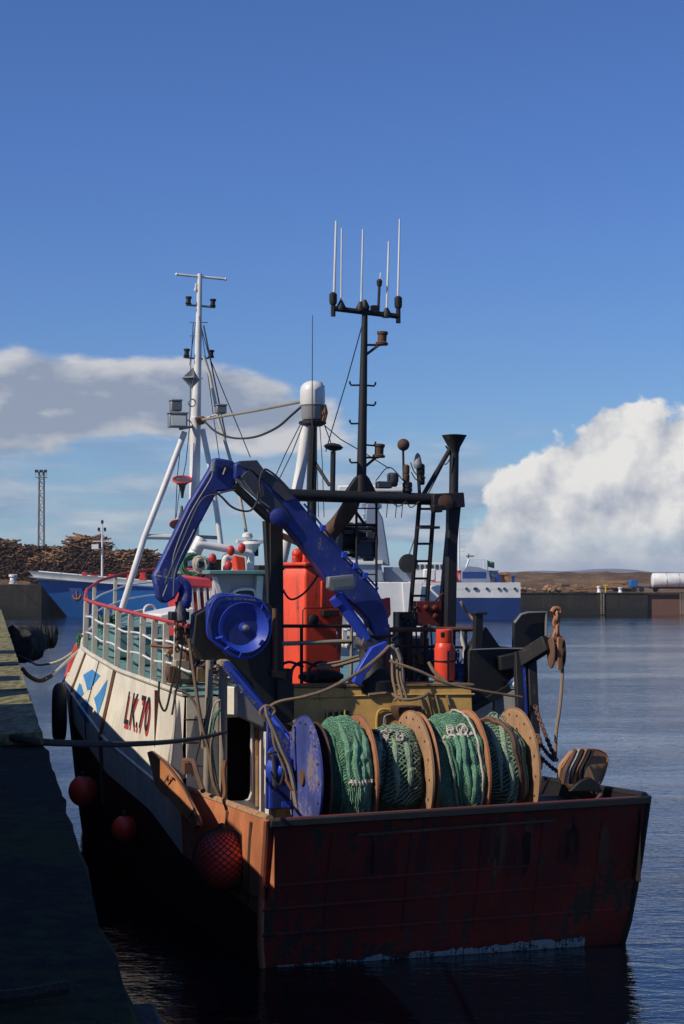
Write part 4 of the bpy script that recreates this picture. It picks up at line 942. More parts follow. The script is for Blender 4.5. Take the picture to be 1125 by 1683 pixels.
# port gallows: heavy black plates
GF = 4.9
g = lambda px, py, f=GF: bp(px, py, f=f)
m = MB(); m.prism([g(318, 1060), g(322, 1010), g(350, 995), g(440, 990), g(462, 1010), g(468, 1112), g(484, 1126), g(484, 1205), g(462, 1196), g(430, 1163), g(372, 1092), g(350, 1092), g(334, 1080)], (0, .42, 0)); gal = part(m, 'port_gallows', 'black', None, .02)
m = MB(); m.tube([g(452, 1000, 4.85), g(452, 1108, 4.85)], .05, 8); m.build('pipe', 'rust_dark', gal)
m = MB(); m.prism([g(446, 1100, 4.85), g(470, 1104, 4.85), g(468, 1116, 4.85), g(446, 1112, 4.85)], (0, -.05, 0)); m.build('plate', 'rust_dark', gal)
m = MB(); m.prism([g(455, 1115, 4.8), g(478, 1128, 4.8), g(480, 1186, 4.8), g(455, 1190, 4.8)], (0, -.06, 0)); m.build('doubler', 'black', gal, .01)
# blue net drum at the gallows head
dc = bp(404, 1032, f=4.3)
sc_ = (31 + .9537 * 4.3) / 3000
m = MB(); m.prism([g(337, 992, 4.72), g(350, 978, 4.72), g(362, 974, 4.72), g(405, 977, 4.72), g(432, 990, 4.72), g(440, 1010, 4.72), g(420, 1070, 4.72), g(398, 1083, 4.72), g(372, 1078, 4.72), g(345, 1052, 4.72), g(338, 1025, 4.72)], (0, -.22, 0)); nd = part(m, 'net_hauler', 'blue', None, .025)
ring = [g(x_, y_, 4.46) for x_, y_ in ((346, 1000), (352, 988), (366, 980), (420, 983), (440, 1002), (446, 1030), (438, 1058), (420, 1076), (404, 1081), (384, 1079), (362, 1062), (344, 1048), (341, 1026))]
m = MB(); m.tube(spline(ring + [ring[0]], 4), .022, 6); m.build('rim', 'blue_bright', nd)
m = MB(); rd = 41 * sc_; m.lathe(dc + Vector((0, .14, 0)), (-.12, -1, 0), [(rd * .6, -.12), (rd * .96, -.08), (rd, 0), (rd * .98, .04), (rd * .72, -.05), (rd * .42, -.14), (rd * .2, -.16), (rd * .18, -.02), (.01, 0)], 48); m.build('drum', 'blue_bright', nd)
for a_ in (200, 228, 262, 20, 48): 
    m = MB(); c_ = dc + Vector((0, .02, 0)); u_ = Vector((math.cos(R(a_)), 0, math.sin(R(a_)))); m.beam(c_ + u_ * rd * .95, c_ + u_ * rd * 1.22 + Vector((0, .2, 0)), .02, .035); m.build('spoke', 'blue_bright', nd)
m = MB(); m.lathe(dc + Vector((0, -.02, 0)), (0, -1, 0), [(.06, -.05), (.06, .05), (.03, .07)], 12); m.build('bolt', 'galv', nd)
m = MB(); m.prism([g(330, 1052, 5.6), g(338, 1002, 5.6), g(352, 980, 5.6), g(362, 974, 5.6), g(352, 1000, 5.6)], (0, -.6, 0)); m.build('side_plate', 'blue', nd, .02)

# ---- starboard gallows
SG = 3.25
def sg(px, py, s=SG): return bp(px, py, s=s)
GY = 4.6
h = lambda px, py, f=GY: bp(px, py, f=f)
m = MB(); m.prism([h(770, 1120), h(771, 1072), h(778, 1058), h(800, 1030), h(822, 1062), h(858, 1066), h(858, 1100), h(822, 1136), h(792, 1158), h(772, 1168)], (0, .30, 0)); sgal = part(m, 'starboard_gallows', 'black', None, .02)
m = MB(); m.prism([h(845, 1066, 4.5), h(846, 1020, 4.5), h(858, 1008, 4.5), h(868, 1006, 4.5), h(897, 1006, 4.5), h(897, 1046, 4.5), h(862, 1066, 4.5)], (0, .12, 0)); m.build('head_box', 'black', sgal, .01)
m = MB(); m.tube([h(846, 1024, 4.42), h(857, 1010, 4.42), h(868, 1007, 4.42), h(898, 1006, 4.42), h(898, 1048, 4.42)], .03, 6); m.build('head_rim', 'galv', sgal)
m = MB(); m.beam(h(820, 1090, 4.45), h(862, 1082, 4.4), .30, .28, (0, 0, 1)); m.beam(h(858, 1084, 4.3), h(902, 1056, 3.7), .24, .30, (0, 0, 1)); m.build('arm', 'black', sgal, .015)
m = MB(); m.tube([h(772, 1068, 4.42), h(822, 1066, 4.42), h(862, 1066, 4.42), h(905, 1045, 3.7)], .018, 6); m.build('edge_bead', 'galv', sgal)
m = MB(); m.beam(h(785, 1066, 4.5), h(786, 1006, 4.5), .16, .16, (0, 1, 0)); m.box(h(788, 1008, 4.5), (.26, .22, .05)); m.build('upright_post', 'black', sgal, .01)
for px, w, mt in ((850, .12, 'black'), (858, .10, 'blue'), (872, .18, 'black')):
    m = MB(); m.beam(h(px, 1072 + (px > 870) * 8, 4.3), h(px + 6, 1215, 3.9), w, w * 1.2, (0, 1, 0)); m.build('leg', mt, sgal, .01)
m = MB(); m.beam(h(770, 1168, 4.6), h(838, 1130, 4.6), .10, .14, (0, 0, 1)); m.build('brace', 'black', sgal, .01)
m = MB(); m.beam(h(818, 1140, 4.7), h(822, 1200, 4.7), .20, .14, (0, 1, 0)); m.build('post', 'grey', sgal, .01)
# starboard stern gear: dark winch mass behind the last reel
m = MB(); m.box((3.0, 2.6, 1.75), (.8, 2.6, 1.05)); m.lathe((2.75, 1.5, 2.1), (1, 0, 0), [(.1, 0), (.42, 0), (.42, .06), (.2, .08), (.2, .5), (.42, .52), (.42, .58), (.1, .6)], 20); part(m, 'warp_winch', 'black', None, .02)
m = MB(); m.tube(spline([(2.3, .6, 2.3), (2.8, .7, 2.55), (3.15, 1.4, 2.6), (3.2, 3, 2.6)], 6), .05, 8); part(m, 'bent_pipe', 'rust_dark')

# ---------------------------------------------------------------- shelter deck top: gantry, crane, boxes, masts
GT = 5.75
t = lambda px, py, f=GT: bp(px, py, f=f)
m = MB()
m.beam(t(452, 850), t(454, 1112), .27, .24, (0, 1, 0)); gan = part(m, 'gantry', 'black', None, .015)
m = MB(); m.beam(t(438, 856), t(452, 1112), .12, .2, (0, 1, 0)); m.build('leg', 'black', gan, .015); m = MB(); m.beam(t(744, 812), t(738, 1112), .20, .2, (0, 1, 0)); m.build('leg', 'black', gan, .015)
m = MB(); m.beam(t(748, 824, 5.9), t(728, 1035, 6.6), .22, .20, (0, 1, 0)); m.build('raking_leg', 'black', gan, .015)
m = MB(); m.tube([t(425, 812), t(758, 822)], .12, 12); m.build('cross_beam', 'black', gan)
m = MB(); m.prism([t(706, 812), t(756, 810), t(758, 834), t(740, 836), t(706, 834)], (0, -.25, 0)); m.prism([t(712, 830, 5.4), t(730, 830, 5.4), t(728, 842, 5.4), t(714, 842, 5.4)], (0, .2, 0)); m.build('beam_end_box', 'black', gan, .02)
m = MB(); m.lathe(t(730, 826, 5.6), (0, -1, 0), [(.06, 0), (.16, .02), (.16, .12), (.05, .14)], 14); m.build('sheave', 'rust_dark', gan)
m = MB(); m.prism([t(568, 810), t(584, 786), t(592, 779), t(602, 779), t(608, 786), t(620, 810), t(618, 816), t(570, 816)], (0, .14, 0)); m.build('mast_foot', 'black', gan, .02)
# exhaust running forward and down from the beam
m = MB(); m.tube(spline([t(580, 818, 5.9), t(574, 835, 5.9), t(558, 858, 6.1), t(540, 880, 6.3), t(538, 905, 6.3)], 6), .17, 14); m.build('exhaust_pipe', 'rust_dark', gan)
# net sounder winch with spools under the beam
m = MB(); c0 = t(556, 890, 6.5); c1 = t(616, 890, 6.5); ax = (c1 - c0)
m.lathe(c0, ax, [(.08, 0), (.34, 0), (.34, .04), (.20, .06), (.20, .30), (.34, .32), (.34, .36), (.22, .38), (.22, .68), (.36, .70), (.36, .74), (.1, .76)], 20); sw = part(m, 'sounder_winch', 'black')
for py in (862, 868, 912): 
    m = MB(); m.tube([t(548, py, 6.3), t(617, py + 1, 6.3)], .035, 6); m.build('frame_bar', 'black', sw)
m = MB(); m.box(t(606, 898, 6.4), (.16, .25, .6)); m.box(t(570, 872, 6.4), (.22, .2, .16)); m.lathe(t(597, 905, 6.2), (0, -1, .2), [(.04, 0), (.16, .01), (.18, .08), (.05, .1)], 14); m.build('motor', 'grimy', sw, .015)
m = MB(); m.tube([t(570, 820, 6.0), t(600, 862, 6.3)], .03, 6); m.build('stay', 'black', sw)
def ladder(pxa, pya, pxb, pyb, wtop, wbot, f0, f1, n, mat='black', name='ladder', r=.035):
    m = MB(); A0, B0 = bp(pxa, pya, f=f0), bp(pxb, pyb, f=f1); A1, B1 = bp(pxa + wtop, pya, f=f0), bp(pxb + wbot, pyb, f=f1)
    m.tube([A0, B0], r, 6); m.tube([A1, B1], r, 6); o = part(m, name, mat)
    for k in range(n):
        u = (k + .5) / n; m = MB(); m.tube([A0.lerp(B0, u), A1.lerp(B1, u)], r * .6, 6); m.build('rung', mat, o)
    return o
ladder(586, 822, 587, 985, 33, 32, 5.85, 5.85, 6, r=.026)
l2 = ladder(690, 822, 671, 1050, 24, 27, 5.7, 6.2, 8, r=.045)
m = MB(); m.box(t(704, 867, 5.6), (.40, .3, .05)); m.build('step_plate', 'black', l2)
# horn funnel and brace on the starboard end
m = MB(); m.tube([t(746, 812, 5.8), t(747, 740, 5.8)], .095, 10); m.lathe(t(747, 742, 5.8), (0, 0, 1), [(.10, -.02), (.12, .08), (.24, .30), (.26, .33), (.10, .35)], 20); m.build('vent_stack', 'black', gan)
m = MB(); m.tube([t(742, 735, 5.8), t(697, 812, 5.8)], .05, 8); m.tube([t(733, 733, 5.8), t(744, 748, 5.8)], .02, 5); m.build('vent_brace', 'black', gan)
m = MB(); m.tube(spline([t(743, 748, 5.7), t(735, 762, 5.7), t(727, 762, 5.7)], 5), .012, 5); m.tube([t(736, 750, 5.8), t(704, 812, 5.8)], .012, 5); m.build('vent_cable', 'wire', gan)
# mushroom aerial and small lamps on the beam
m = MB(); m.tube([t(547, 808), t(548, 742)], .055, 8); m.build('aerial_post', 'black', gan)
m = MB(); m.lathe(t(548, 738), (.1, 0, 1), [(.04, -.04), (.16, 0), (.20, .05), (.13, .10), (.02, .12)], 18); m.build('mushroom_aerial', 'black', gan)
m = MB(); m.tube([t(510, 825, 6.6), t(514, 700, 6.6)], .085, 8); m.tube([t(518, 760, 6.6), t(542, 798, 6.3)], .035, 6); m.build('signal_post', 'black', gan)
m = MB(); m.tube([t(664, 790), t(663, 740)], .024, 6); m.build('ball_post', 'black', gan)
m = MB(); m.ball(t(663.5, 731), .125, 16); m.build('signal_ball', 'rust_dark', gan)
for px, py, r, hh_, mt in ((646, 778, .10, .24, 'black'), (668, 770, .07, .32, 'rust_dark'), (670, 788, .10, .20, 'black'), (693, 775, .07, .4, 'black')):
    m = MB(); m.lathe(t(px, py + 22), (0, 0, 1), [(r * .7, 0), (r, .03), (r, hh_ * .45), (r * .8, hh_ * .5), (r, hh_ * .55), (r, hh_), (r * .5, hh_ + .03)], 14); m.build('deck_lamp', mt, gan)
m = MB(); m.tube([t(668, 812), t(670, 795)], .05, 6); m.tube([t(690, 812), t(687, 765)], .035, 6); m.build('lamp_stalk', 'black', gan)
m = MB(); m.lathe(t(687, 766), (0, 0, 1), [(.06, -.05), (.09, 0), (.09, .05), (.05, .22), (.01, .27)], 14); m.build('whistle_cone', 'grey', gan)
m = MB(); m.box(t(631, 797), (.30, .2, .14)); m.lathe(t(646, 795), (0, 0, 1), [(.1, 0), (.12, .06), (.12, .2), (.08, .22)], 12); m.build('radar_motor', 'grimy', gan, .02)
for a_ in ([(675, 760), (683, 778), (700, 786)], [(676, 776), (684, 788), (696, 792)], [(640, 822), (655, 832), (668, 824)], [(668, 824), (676, 834), (690, 824)], [(618, 790), (640, 768), (665, 792)]):
    m = MB(); m.tube(spline([t(x_, y_, 5.65) for x_, y_ in a_], 6), .012, 5); m.build('loose_cable', 'wire', gan)
# main aerial mast
MF = 5.8
m = MB(); m.tube([t(594, 812, MF), t(597, 650, MF), t(600, 515, MF)], [.105, .085, .06], 12); am = part(m, 'aerial_mast', 'black')
for py, sd_ in ((633, -1), (633, 1), (665, 1), (696, -1), (731, 1), (760, -1)):
    c_ = t(596.5, py, MF); m = MB(); m.tube([c_, c_ + Vector((sd_ * .24, 0, -.01)), c_ + Vector((sd_ * .27, 0, .03)), c_ + Vector((sd_ * .27, 0, .07))], .02, 6); m.build('step_peg', 'black', am)
yl, yr = t(549, 507, MF), t(656, 520, MF)
m = MB(); m.tube([yl, yr], .055, 10); m.build('yardarm', 'black', am)
for p_, z0, z1 in ((yl, 520, 492), (yr, 531, 498)):
    px_ = 548 if p_ is yl else 655
    m = MB(); m.tube([t(px_, z0, MF), t(px_, z1, MF)], .05, 8); m.lathe(t(px_, z1 + 8, MF), (0, 0, 1), [(.07, 0), (.08, .06), (.08, .2), (.04, .24)], 12); m.build('aerial_clamp', 'black', am)
for px0, y0, px1, y1, r in ((549.5, 484, 553, 363, .028), (561, 500, 562, 375, .020), (594, 503, 597, 377, .022), (636, 512, 639.5, 397, .024), (654.5, 490, 657.5, 360, .022)):
    m = MB(); m.tube([t(px0, y0, MF), t(px1, y1, MF)], [r, r * .8], 8); w_ = m.build('whip_aerial', 'white_clean', am)
for px_, py_ in ((561, 504), (593, 506), (600, 503), (636, 516)):
    m = MB(); m.lathe(t(px_, py_ + 6, MF), (0, 0, 1), [(.09, 0), (.10, .06), (.05, .16), (.03, .2)], 10); m.build('aerial_base', 'black', am)
m = MB(); m.tube([t(622, 514, MF), t(624, 468, MF)], .028, 6); m.lathe(t(624, 470, MF), (0, 0, 1), [(.05, 0), (.06, .1), (.03, .14)], 10); m.box(t(616, 508, MF), (.14, .12, .14)); m.build('anemometer_post', 'black', am)
m = MB(); m.tube([t(625, 458, MF), t(626, 448, MF)], .012, 6); m.build('anemometer_tip', 'white_clean', am)
for ya, sd_, py0 in ((567, 1, 548), (752, 1, 738)):
    m = MB(); c_ = t(599 if ya < 600 else 596, ya, MF); e_ = t(628 if ya < 600 else 623, ya - 0, MF)
    m.tube([c_, e_], .025, 6); m.tube([t(602 if ya < 600 else 599, ya + 16, MF), e_ - Vector((.06, 0, 0))], .03, 6)
    m.lathe(e_, (.06, 0, 1), [(.12, 0), (.13, .04), (.09, .07), (.09, .20), (.11, .22), (.11, .27), (.04, .28)], 14); m.build('mast_lamp', 'rust_dark', am)
m = MB(); m.tube([t(597, 530, MF), t(572, 620, 6.5), t(545, 710, 7.5), t(536, 742, 8.0)], .012, 5); m.build('stay', 'wire', am)

# ---- blue folding crane
KF = 5.0
k_ = lambda px, py, f=KF: bp(px, py, f=f)
def shape(pts, name, mat, par, f=KF, th=.3, bev=.02):
    m = MB(); m.prism([k_(x_, y_, f) for x_, y_ in pts], (0, th, 0)); return m.build(name, mat, par, bev)
crane = shape([(423, 756), (433, 770), (452, 782), (478, 806), (508, 843), (531, 873), (554, 897), (572, 920), (597, 943), (622, 972), (638, 1004), (642, 1046), (616, 1050), (606, 1020), (590, 1002), (560, 976), (540, 956), (522, 930), (503, 905), (484, 880), (470, 864), (455, 860), (444, 854), (443, 842), (436, 828), (420, 808), (404, 790), (396, 784), (387, 790), (386, 762), (398, 757)], 'crane_boom', 'blue', B, 4.9, .40, .04)
shape([(396, 784), (410, 770), (436, 800), (462, 826), (478, 850), (470, 862), (446, 846), (424, 812)], 'knuckle_cover', 'grimy', crane, 4.86, .03, .01)
shape([(423, 756), (433, 770), (470, 800), (486, 820), (470, 824), (440, 796), (416, 774), (398, 768), (392, 758)], 'knuckle_top', 'grimy', crane, 4.85, .03, .01)
shape([(352, 755), (356, 752), (384, 757), (388, 763), (389, 806), (358, 808), (327, 866), (306, 914), (296, 932), (290, 950), (272, 986), (266, 984), (254, 944), (258, 938), (283, 886), (311, 828), (345, 772)], 'crane_jib', 'blue', crane, 5.02, .26, .04)
jib = crane.children[-1]
shape([(366, 764), (376, 766), (372, 780), (367, 776)], 'link_slot', 'black', crane, 4.995, .02, 0)
m = MB(); m.tube([k_(385, 798, 4.98), k_(446, 856, 4.98)], .085, 12); m.build('lift_cylinder', 'black', crane)
m = MB(); m.tube([k_(388, 788, 4.92), k_(432, 826, 4.92)], .03, 8); m.build('cylinder_rod', 'galv', crane)
m = MB(); m.tube([k_(352, 758, 4.95), k_(350, 775, 4.95)], .05, 8); m.tube([k_(367, 780, 4.92), k_(371, 769, 4.92)], .018, 6); m.build('pin', 'galv', crane)
m = MB(); m.lathe(k_(457, 850, 4.88), (0, -1, 0), [(.04, -.02), (.17, -.02), (.17, .05), (.12, .08), (.03, .09)], 20); m.build('pivot_boss', 'blue', crane)
# hook end
m = MB(); m.tube(spline([k_(288, 952, 5.1), k_(303, 962, 5.1), k_(305, 980, 5.1), k_(300, 998, 5.1)], 5), [.12] * 6 + [.13] * 5 + [.14] * 4 + [.13], 12); m.build('jib_elbow', 'blue', crane)
shape([(254, 944), (290, 950), (300, 962), (288, 984), (272, 992), (262, 984)], 'jib_tip', 'blue', crane, 4.96, .36, .03)
m = MB(); m.lathe(k_(297, 998, 5.05), (0, .2, 1), [(.05, -.30), (.10, -.27), (.12, -.1), (.09, 0), (.1, .1)], 14); m.build('rotator', 'grimy', crane)
m = MB(); m.box(k_(294, 1012, 5.1), (.36, .3, .16)); m.build('grab_head', 'black', crane, .02)
for pts, r, mt in (([(272, 958), (285, 926), (300, 890), (330, 824), (357, 812), (380, 806), (388, 806)], .02, 'grimy'),
                   ([(268, 980), (281, 944), (288, 905), (312, 846), (345, 790), (350, 776)], .012, 'galv'), ([(285, 980), (287, 946), (296, 918), (320, 870)], .010, 'galv'),
                   ([(352, 806), (366, 818), (380, 832), (396, 839), (412, 839), (422, 826), (425, 808)], .022, 'wire'),
                   ([(430, 818), (427, 790), (434, 772), (446, 776), (462, 790), (482, 812)], .022, 'wire'), ([(400, 790), (424, 818), (443, 834)], .015, 'galv'),
                   ([(552, 984), (556, 976), (572, 984)], .02, 'blue_bright')):
    m = MB(); m.tube(spline([k_(x_, y_, 4.82) for x_, y_ in pts], 5), r, 6); m.build('hydraulic_hose', mt, crane)
m = MB(); m.tube(spline([k_(500, 828, 4.86), k_(520, 852, 4.86), k_(548, 888, 4.86), k_(570, 916, 4.86), k_(600, 944, 4.86), k_(622, 968, 4.86)], 4), .02, 6); m.build('boom_pipe', 'blue', crane)
for px_, py_ in ((531, 868), (566, 912), (600, 946), (584, 930)):
    m = MB(); m.box(k_(px_, py_, 4.87), (.10, .12, .12)); m.build('pipe_clamp', 'blue_bright', crane, .01)
# slew base and struts
m = MB(); m.tube([k_(556, 984, 4.9), k_(604, 1050, 4.9)], .12, 12); m.tube([k_(552, 980, 4.9), k_(560, 992, 4.9)], .15, 12); m.build('boom_cylinder', 'blue_bright', crane)
m = MB(); m.lathe(k_(616, 1110, 5.1), (0, 0, 1), [(.52, -.35), (.52, -.1), (.40, 0), (.30, .2), (.30, .7), (.38, .8)], 24); m.build('slew_column', 'black', crane)
shape([(598, 1046), (606, 1030), (616, 1044), (640, 1044), (640, 1062), (622, 1068), (604, 1072), (594, 1060)], 'knuckle_foot', 'grimy', crane, 4.8, .5, .03)
shape([(612, 1064), (636, 1054), (640, 1062), (612, 1096), (604, 1106), (594, 1128), (582, 1122), (588, 1102)], 'outrigger_plate', 'blue_bright', crane, 4.55, .16, .015)
m = MB(); m.tube(spline([k_(644, 1060, 4.7), k_(650, 1080, 4.7), k_(654, 1120, 4.7)], 5), .06, 8); m.tube(spline([k_(652, 1066, 4.6), k_(660, 1090, 4.6), k_(663, 1135, 4.6)], 5), .045, 8); m.build('hose_bundle', 'pipe', crane)
# work lamp on the boom
m = MB(); c_ = k_(562, 955, 4.6); m.prism([k_(541, 948, 4.6), k_(582, 944, 4.6), k_(586, 962, 4.6), k_(582, 968, 4.6), k_(546, 972, 4.6), k_(540, 966, 4.6)], (0, .18, 0)); lp = m.build('work_lamp', 'galv', crane, .015)
m = MB(); m.prism([k_(545, 953, 4.57), k_(580, 949, 4.57), k_(582, 962, 4.57), k_(548, 967, 4.57)], (0, .02, 0)); m.build('lamp_glass', 'lens', crane)
m = MB(); m.prism([k_(600, 975, 5.3), k_(632, 985, 5.3), k_(642, 982, 5.3), k_(643, 1010, 5.3), k_(630, 1030, 5.3)], (0, .2, 0)); m.build('red_plate', 'red', crane, .01)

# ---- orange tank
OF = 6.4
o_ = lambda px, py, f=OF: bp(px, py, f=f)
a = o_(503, 1118); rot = Matrix.Rotation(R(-20), 3, 'Z')
zt0, zb0 = o_(503, 930).z, 4.30
wA, wB = .60, .86         # side face to the left, front face to the right
ux = (rot @ Vector((1, 0, 0))); uy = (rot @ Vector((0, 1, 0)))
ux = Vector((.98, .17, 0)).normalized(); uy = Vector((-.62, .78, 0)).normalized()
P0 = Vector((a.x, OF, 0)); wA, wB = .62, .78
def op(u, w, z): return P0 + ux * u + uy * w + Vector((0, 0, z))
m = MB(); A_ = [op(0, 0, zb0), op(wB, 0, zb0), op(wB, wA, zb0), op(0, wA, zb0)]; B_ = [op(-.05, -.04, zt0 - .26), op(wB + .08, -.04, zt0 - .26), op(wB + .08, wA + .05, zt0 - .26), op(-.05, wA + .05, zt0 - .26)]; C_ = [op(.06, .06, zt0), op(wB - .14, .06, zt0), op(wB - .14, wA - .06, zt0), op(.06, wA - .06, zt0)]
m.add(A_ + B_ + C_, [(3, 2, 1, 0), (8, 9, 10, 11)] + [(r_ + i, r_ + (i + 1) % 4, r_ + 4 + (i + 1) % 4, r_ + 4 + i) for r_ in (0, 4) for i in range(4)]); tank = part(m, 'orange_locker', 'orange', None, .03)
m = MB(); m.prism([op(-.05, -.05, zt0 + .002), op(.3, -.05, zt0 + .002), op(.3, wA + .04, zt0 + .002), op(-.05, wA + .04, zt0 + .002)], (0, 0, .07)); m.build('lid', 'orange', tank, .02)
m = MB(); m.prism([op(.30, -.06, zt0 - .30), op(.70, -.06, zt0 - .30), op(.70, .2, zt0 - .30), op(.30, .2, zt0 - .30)], (0, 0, -.55)); m.build('upper_panel', 'orange', tank, .02)
m = MB(); m.box(op(.35, .2, zt0 + .12), (.5, .3, .22)); m.tube([op(.05, .3, zt0), op(.05, .3, zt0 + .2)], .09, 10); m.ball(op(.08, .3, zt0 + .24), .12, 12); m.build('top_fittings', 'orange', tank, .03)
for u in (.22, .48):
    m = MB(); m.lathe(op(u, .12, zt0 + .05), (0, 0, 1), [(.08, 0), (.09, .15), (.12, .2), (.12, .28), (.05, .3), (.05, .42)], 14); m.build('filler_neck', 'red' if u < .3 else 'grimy', tank)
m = MB(); m.box(op(.42, -.14, zt0 - .95), (.34, .18, .12)); m.build('shelf', 'black', tank, .01)
m = MB(); m.lathe(op(.10, -.05, zt0 - 1.08), (.1, -1, 0), [(.05, 0), (.11, .01), (.11, .1), (.08, .12)], 14); m.build('round_lamp', 'black', tank)
m = MB(); m.tube([op(-.16, -.1, zt0 - 1.25), op(-.16, -.1, zt0 - .9), op(-.12, -.1, zt0 - .85), op(.45, -.1, zt0 - .85)], .014, 6); m.build('wire_bracket', 'black', tank)
m = MB(); m.tube(spline([o_(532, 925, 5.6), o_(520, 950, 5.6), o_(500, 975, 5.6), o_(478, 985, 5.6), o_(463, 966, 5.6)], 5), .022, 6); m.build('hanging_cable', 'wire', tank)
for z_ in (.55, 1.35):
    m = MB(); m.prism([op(-.012, -.012, zt0 - z_), op(wB + .012, -.012, zt0 - z_), op(wB + .012, wA + .012, zt0 - z_), op(-.012, wA + .012, zt0 - z_)], (0, 0, -.03)); m.build('body_seam', 'orange', tank)
m = MB(); m.tube([op(.62, -.05, zt0 - 1.3), op(.62, -.09, zt0 - 1.35), op(.62, -.09, zt0 - 1.65), op(.62, -.05, zt0 - 1.7)], .015, 6); m.build('handle', 'galv', tank)
# guard rails behind reels / in front of locker
for ya, yb, xa_, xb_, r, mt in ((1029, 1029, 462, 640, .035, 'black'), (1058, 1054, 462, 578, .045, 'pipe'), (1035, 1034, 640, 782, .05, 'rust_dark'), (1062, 1064, 640, 770, .03, 'black'), (1098, 1092, 700, 770, .02, 'black')):
    m = MB(); m.tube([bp(xa_, ya, f=5.6), bp(xb_, yb, f=5.6)], r, 8); part(m, 'guard_rail', mt)
for px, y0, y1 in ((496, 1029, 1125), (578, 1029, 1125), (640, 1035, 1130), (672, 1035, 1130), (700, 1035, 1130), (766, 1035, 1132)):
    m = MB(); m.tube([bp(px, y0, f=5.6), bp(px, y1, f=5.6)], .035, 8); part(m, 'rail_post', 'black' if px != 578 else 'pipe')
m = MB(); m.tube([bp(757, 1036, f=5.6), bp(763, 1062, f=5.6), bp(768, 1126, f=5.6)], .045, 8); part(m, 'cream_post', 'cream')
# clutter between crane foot and gas bottle: control valves, pump, hoses, bins
for i, (px, py, w, h_, mt, nm) in enumerate([(700, 1008, .55, .5, 'hull_red', 'pump_housing'), (665, 1020, .35, .35, 'black', 'control_box'), (662, 1075, .30, 1.1, 'black', 'valve_block'), (690, 1085, .26, .9, 'grimy', 'filter_housing'), (715, 1090, .5, .55, 'far_navy', 'blue_bin'), (655, 1110, .5, .5, 'black', 'motor_cover'), (745, 1108, .3, .45, 'far_navy', 'blue_crate')]):
    c_ = bp(px, py, f=6.2); m = MB(); m.box(c_, (w, .4, h_)); 
    for q_ in range(3): m.lathe(c_ + Vector((rnd.uniform(-.3, .3) * w, -.2, rnd.uniform(-.3, .3) * h_)), (0, -1, 0), [(.06, 0), (.06, .08), (.02, .1)], 8)
    m.tube(spline([c_ + Vector((w * .3, -.15, h_ * .5)), c_ + Vector((w * .6, -.2, h_ * .8)), c_ + Vector((w * .9, -.15, 0))], 5), .02, 6); part(m, nm, mt, None, .02)
m = MB(); m.tube([bp(696, 1040, f=6.0), bp(693, 1088, f=6.0)], .06, 10); m.lathe(bp(693, 1088, f=6.0), (0, 0, 1), [(.08, -.05), (.1, 0), (.1, .15), (.05, .2)], 12); part(m, 'rusty_standpipe', 'rust')
rnd2 = random.Random(11)
for i in range(9):
    m = MB(); a_ = (rnd2.uniform(645, 770), rnd2.uniform(1045, 1120)); b_ = (a_[0] + rnd2.uniform(-40, 40), a_[1] + rnd2.uniform(-20, 30)); c_ = (b_[0] + rnd2.uniform(-30, 30), 1125)
    m.tube(spline([bp(*a_, f=5.9), bp(*b_, f=5.7), bp(min(775, c_[0]), c_[1], f=5.8)], 6), rnd2.uniform(.012, .03), 6); part(m, 'deck_hose', rnd2.choice(['wire', 'wire', 'pipe', 'grimy', 'blue']))
m = MB(); m.box(bp(470, 1120, f=5.4), (.2, .3, .5)); part(m, 'locker_foot', 'black', None, .02)
for px in (455, 478, 506, 520):
    m = MB(); m.tube(spline([bp(px, 1118, f=5.5), bp(px + 4, 1098, f=5.5), bp(px + 20, 1088, f=5.5), bp(px + 44, 1096, f=5.5)], 6), .03, 6); part(m, 'hose_loop', 'wire')
m = MB(); m.ball(bp(528, 1112, f=5.9), .30, 14, (1.6, .8, .5)); part(m, 'dark_tarpaulin', 'black')

# ---- wheelhouse
WF = 14.5
w_ = lambda px, py, f=WF: bp(px, py, f=f)
zr = w_(430, 944).z
m = MB(); xl, xr = w_(352, 950).x, w_(455, 950).x
m.prism([(xl, WF, 4.4), (xr + .1, WF, 4.4), (xr + .1, WF, zr), (xl, WF, zr)], (0, 3.6, 0)); wh_ = part(m, 'wheelhouse', 'lilac', None, .02)
m = MB(); m.prism([w_(350, 948, WF - .1), w_(357, 948, WF - .1), w_(366, 982, WF - .1), w_(360, 984, WF - .1)], (0, .06, 0)); m.build('corner_trim', 'white_clean', wh_)
m = MB(); m.prism([w_(382, 985, WF - .05), w_(384, 975, WF - .05), w_(394, 969, WF - .05), w_(410, 969, WF - .05), w_(419, 974, WF - .05), w_(420, 1000, WF - .05), w_(382, 1000, WF - .05)], (0, .04, 0)); m.build('window', 'glass', wh_)
m = MB(); m.tube(spline([w_(382, 1000, WF - .08), w_(382, 980, WF - .08), w_(390, 970, WF - .08), w_(410, 968, WF - .08), w_(420, 974, WF - .08), w_(421, 1000, WF - .08)], 5), .04, 6); m.build('window_frame', 'white_clean', wh_)
m = MB(); m.beam(w_(427, 946, WF - .1), w_(424, 1000, WF - .1), .16, .16, (0, 1, 0)); m.build('pillar', 'white_clean', wh_, .01)
m = MB(); m.box(((xl + xr) / 2 + .05, WF + 1.7, zr + .05), (xr - xl + .5, 4.1, .10)); m.build('roof', 'teal', wh_, .02)
m = MB(); m.prism([w_(300, 945, WF + .2), w_(349, 951, WF + .2), w_(352, 967, WF + .2), w_(296, 966, WF + .2)], (0, 2.5, 0)); m.build('red_canopy', 'pink', wh_, .06)
m = MB(); m.box(((w_(300, 970).x + xl) / 2, WF + 1.2, 5.2), (xl - w_(300, 970).x - .12, 1.4, 1.8)); m.build('side_cabin', 'red', wh_)
